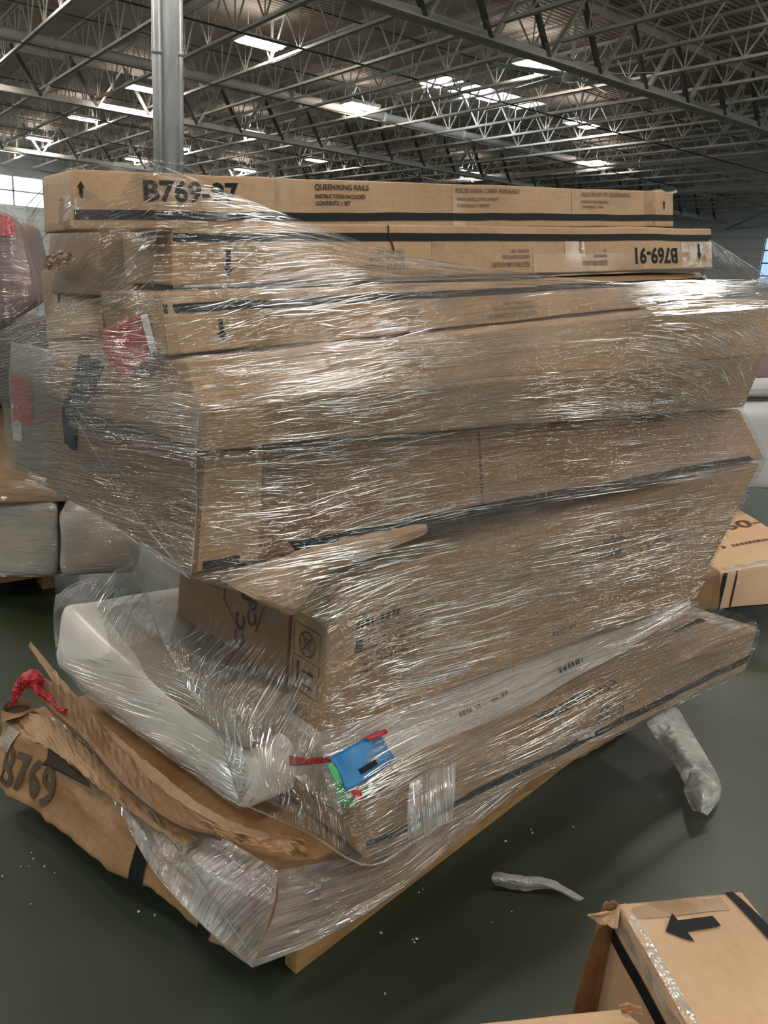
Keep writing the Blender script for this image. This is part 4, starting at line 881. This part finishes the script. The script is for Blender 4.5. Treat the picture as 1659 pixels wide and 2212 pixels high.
# right side
def pr_r(c):
    c.text('T', 'B760-', c.Lx*.16, c.Ly*.40, .13, 1, 0, 1.1, .02); scribble(c, 'T', c.Lx*.02, c.Lx, c.Ly*.22, .035, 1, 4); scribble(c, 'T', c.Lx*.25, c.Lx, c.Ly*.75, .04, 1, 6)
    c.quadstrip('T', c.Lx*.0, c.Lx*.22, c.Ly*.30, c.Ly*.34, 3); c.arrow('F', c.Lx*.55, c.Lz*.2, c.Lz*.6, .02, 1); c.quadstrip('F', c.Lx*.02, c.Lx*.07, 0, c.Lz, 2); c.quadstrip('F', c.Lx*.16, c.Lx*.18, 0, c.Lz, 2)
    c.quadstrip('F', 0, c.Lx, c.Lz*.0, c.Lz*.06, 2)
ro, rc_ = blk('large_carton', (1558, 1240, 3.95), (1540, 1322, 3.92), (1760, 1205, 4.0), (1760, 1300, 3.98), 1.5, [M['kraft_l'], M['ink_red'], M['ink'], M['white']], 'large light carton printed B760 lying flat behind the right edge of the stack', 'carton', .008, pr_r, .012, seed=31, E=(YA*0+Vector((F_.x, F_.y, 0))*1.5))
rc_.tape('T', 0, rc_.Lx, 0, .07, M['tape_c'], ro); 
blk('small_carton', (1440, 1262, 3.7), (1440, 1330, 3.7), (1560, 1232, 3.9), (1556, 1318, 3.88), .5, [M['kraft_b']], 'brown carton half hidden between the stack and the large light carton', 'carton', .006, seed=32)
sf = empty('grey_sofa', PH(1680, 1090, 0), 'pale grey sofa with mauve side, cut off by the right edge', 'sofa')
def part(name, TL, BL, TR, BR, d, m_, amp=.01, seed=0):
    c = PxCarton(TL, BL, TR, BR, Vector((F_.x, F_.y, 0))*d, amp=amp, seed=seed, rad=.05); c.body((10, 8, 8)); o = c.build(name, [M[m_]]); return keep(o, sf)
part('seat', (1560, 890, 4.7), (1560, 1052, 4.7), (1760, 890, 4.8), (1760, 1070, 4.8), .9, 'grey', seed=41)
part('back', (1580, 848, 5.2), (1580, 905, 5.2), (1760, 850, 5.3), (1760, 910, 5.3), .3, 'mauve', seed=42)
part('cushion', (1580, 826, 5.1), (1580, 850, 5.1), (1760, 826, 5.2), (1760, 852, 5.2), .3, 'grey', seed=43)
part('side_panel', (1600, 700, 5.5), (1600, 826, 5.5), (1760, 700, 5.6), (1760, 828, 5.6), .2, 'mauve', seed=44)
# near carton with the black arrow, lower right
A_ = PH(1333, 1952, .46); B_ = PH(1600, 1923, .46); C_ = PH(1500, 2240, .46)
long_ = (C_-A_).normalized(); wid = (B_-A_); FT_ = A_ + long_*1.25
dn = Vector((0, 0, -.40))
ca = Carton(A_, A_+dn, FT_, FT_+dn, Vector((wid.x, wid.y, 0)), amp=.005, freq=5, seed=51, rad=.008); H = ca.Lz
ca.c = [FT_*1, FT_+dn, A_*1, A_+dn]; ca.Lx = (ca.c[3]-ca.c[1]).length
ca.c = [A_*1, A_+dn, FT_*1, FT_+dn]; ca.body((30, 10, 8))
wu = Vector((wid.x, wid.y, 0)).normalized()
def tb(px, py):
    q = PH(px, py, .46)-A_; G = Matrix(((long_.dot(long_), long_.dot(wu)), (long_.dot(wu), 1))); sol = G.inverted() @ Vector((q.dot(long_), q.dot(wu))); return sol.x, sol.y
def tpoly(pts, mi=1): ca.poly('T', [tb(*p) for p in pts], mi, .004)
_=0; tpoly([(1455, 1994), (1539, 1983), (1557, 2004), (1470, 2021)]); tpoly([(1439, 2017), (1453, 1975), (1503, 2041)])
for k in range(6):
    t0, t1 = k/6, (k+1)/6; g = lambda t: (1562+118*t, 1927+130*t); h = lambda t: (1578+122*t, 1925+118*t); tpoly([g(t0), h(t0), h(t1), g(t1)])
ca.quadstrip('F', 0, ca.Lx, H*.78, H*.86, 1); scribble(ca, 'F', .18, .9, H*.52, .035, 1, 8)
oa = tag(ca.build('arrow_carton', [M['kraft_l']]+KM[1:]), 'tan carton with a black arrow and stripe on top, lower right corner', 'carton')
ca.tape('F', .0, ca.Lx, H*.90, H, M['tape_c'], oa, name='edge_tape'); ca.tape('T', .0, ca.Lx, .0, .022, M['tape_c'], oa, name='edge_tape'); ca.tape('T', 0, .045, .0, ca.Ly*.8, M['tape'], oa)
up_ = Vector((0, 0, 1))
v_ = []; 
sheet('torn_flap', [[PH(1285, 1975, .44), PH(1322, 1968, .45), PH(1340, 1955, .46)], [PH(1270, 1976, .42), PH(1300, 1995, .42), PH(1332, 2005, .44)]], 'kraft_l', .004, oa, 10, 5, .006, 20)
sheet('side_flap', [[A_-wu*.03+up_*-.01, A_-wu*.015, A_+up_*-.005], [A_-wu*.05+up_*-.2, A_-wu*.025+up_*-.2, A_+up_*-.2], [A_-wu*.055+up_*-.40, A_-wu*.03+up_*-.4, A_+up_*-.40]], 'kraft_b', .005, oa, 8, 16, .008, 12)
# carton corner at the bottom edge
h_ = .42; a1, a2, a3 = PH(1000, 2214, h_), PH(1345, 2178, h_), PH(1420, 2240, h_)
cb = Carton(a1, a1-up_*.42, a2, a2-up_*.42, -YA*.5+XA*.05, amp=.003, seed=61); cb.E = (a3-a2).normalized()*.5; cb.E2 = cb.E
cb.body((12, 8, 6)); ob = tag(cb.build('flat_topped_carton', [M['kraft_l']]), 'plain tan carton top cut off by the bottom edge of the photo', 'carton')
sheet('torn_flap', [[PH(1338, 2172, .44), PH(1362, 2168, .45), PH(1385, 2176, .44)], [PH(1345, 2190, .425), PH(1365, 2190, .425), PH(1390, 2196, .425)]], 'kraft_c', .004, ob, 8, 5, .01, 30)
# film scraps on the floor
def ph_rows(rows): return [[PH(*p) for p in r] for r in rows]
sc1 = sheet('film_scrap', ph_rows([[(1395, 1560, .15), (1450, 1528, .16), (1468, 1535, .12)], [(1420, 1600, .06), (1462, 1590, .10), (1500, 1590, .03)], [(1455, 1650, .02), (1490, 1640, .09), (1530, 1640, .02)], [(1478, 1690, .02), (1515, 1680, .08), (1556, 1690, .02)], [(1478, 1712, .02), (1520, 1715, .09), (1552, 1728, .02)], [(1496, 1752, .01), (1515, 1755, .04), (1528, 1762, .01)]]), 'film_s', .0008, None, 30, 80, .012, 14)
tag(sc1, 'torn white film tail trailing on the floor at right, below the long carton', 'film scrap')
q = MB(); rope_pts = [PH(1478, 1682, .07), PH(1484, 1664, .08), PH(1502, 1668, .08), PH(1520, 1676, .08), PH(1545, 1700, .05), PH(1548, 1725, .04), PH(1510, 1740, .03)]
L_ = [curve(rope_pts, i/40) for i in range(41)]; q.tube(L_, [.010+.005*noise.noise(p*30) for p in L_], 8)
link('film_twist', q.v, q.f, M['film_s'], sc1, uvs=[(0, 0)]*len(q.v), smooth=True)
q = MB(); L_ = [curve([PH(1498, 1700, .05), PH(1525, 1690, .10), PH(1545, 1712, .08), PH(1520, 1735, .06), PH(1500, 1720, .06)], i/40) for i in range(41)]; q.tube(L_, [.016+.012*noise.noise(p*22) for p in L_], 10)
link('film_twist', q.v, q.f, M['film_s'], sc1, uvs=[(0, 0)]*len(q.v), smooth=True)
sc2 = sheet('film_scrap', ph_rows([[(1068, 1882, .03), (1130, 1892, .04), (1190, 1900, .03), (1262, 1940, .005)], [(1062, 1898, .05), (1120, 1903, .05), (1180, 1912, .04), (1255, 1945, .01)], [(1070, 1912, .01), (1130, 1924, .01), (1190, 1920, .02), (1248, 1948, .005)]]), 'film_s', .0008, None, 70, 16, .008, 18)
tag(sc2, 'short twisted strip of torn film on the floor near the arrow carton', 'film scrap')
# foam crumbs
rnd = random.Random(3); proto = None
cr_px = [(68, 1842), (72, 1856), (62, 1871), (45, 1872), (96, 1872), (66, 1953), (5, 1893), (118, 1886), (892, 2030), (895, 2036), (900, 2028), (823, 2016), (832, 2147), (913, 1921), (905, 1928), (1080, 1740), (1147, 1792), (1150, 1800), (1507, 1520), (1092, 1817), (1238, 1787), (1417, 1655), (300, 1970), (335, 1977), (1105, 1970), (1062, 1992)]
for px, py in cr_px:
    p = PH(px, py, .003)
    if proto is None:
        q = MB(); q.tube([(-.004, 0, 0), (-.001, .001, .002), (.003, 0, .001), (.005, -.001, 0)], [.0015, .0035, .003, .001], 6); proto = q.build('foam_crumb', M['white']); o = proto
    else: o = proto.copy(); COL.objects.link(o)
    o.location = p; s = rnd.uniform(.35, .9); o.scale = (s, s*rnd.uniform(.6, 1.2), s); o.rotation_euler = (0, 0, rnd.uniform(0, 6))
    tag(o, 'tiny white crumb of foam lying on the dark green floor', 'debris', 'foam crumbs scattered on the floor')
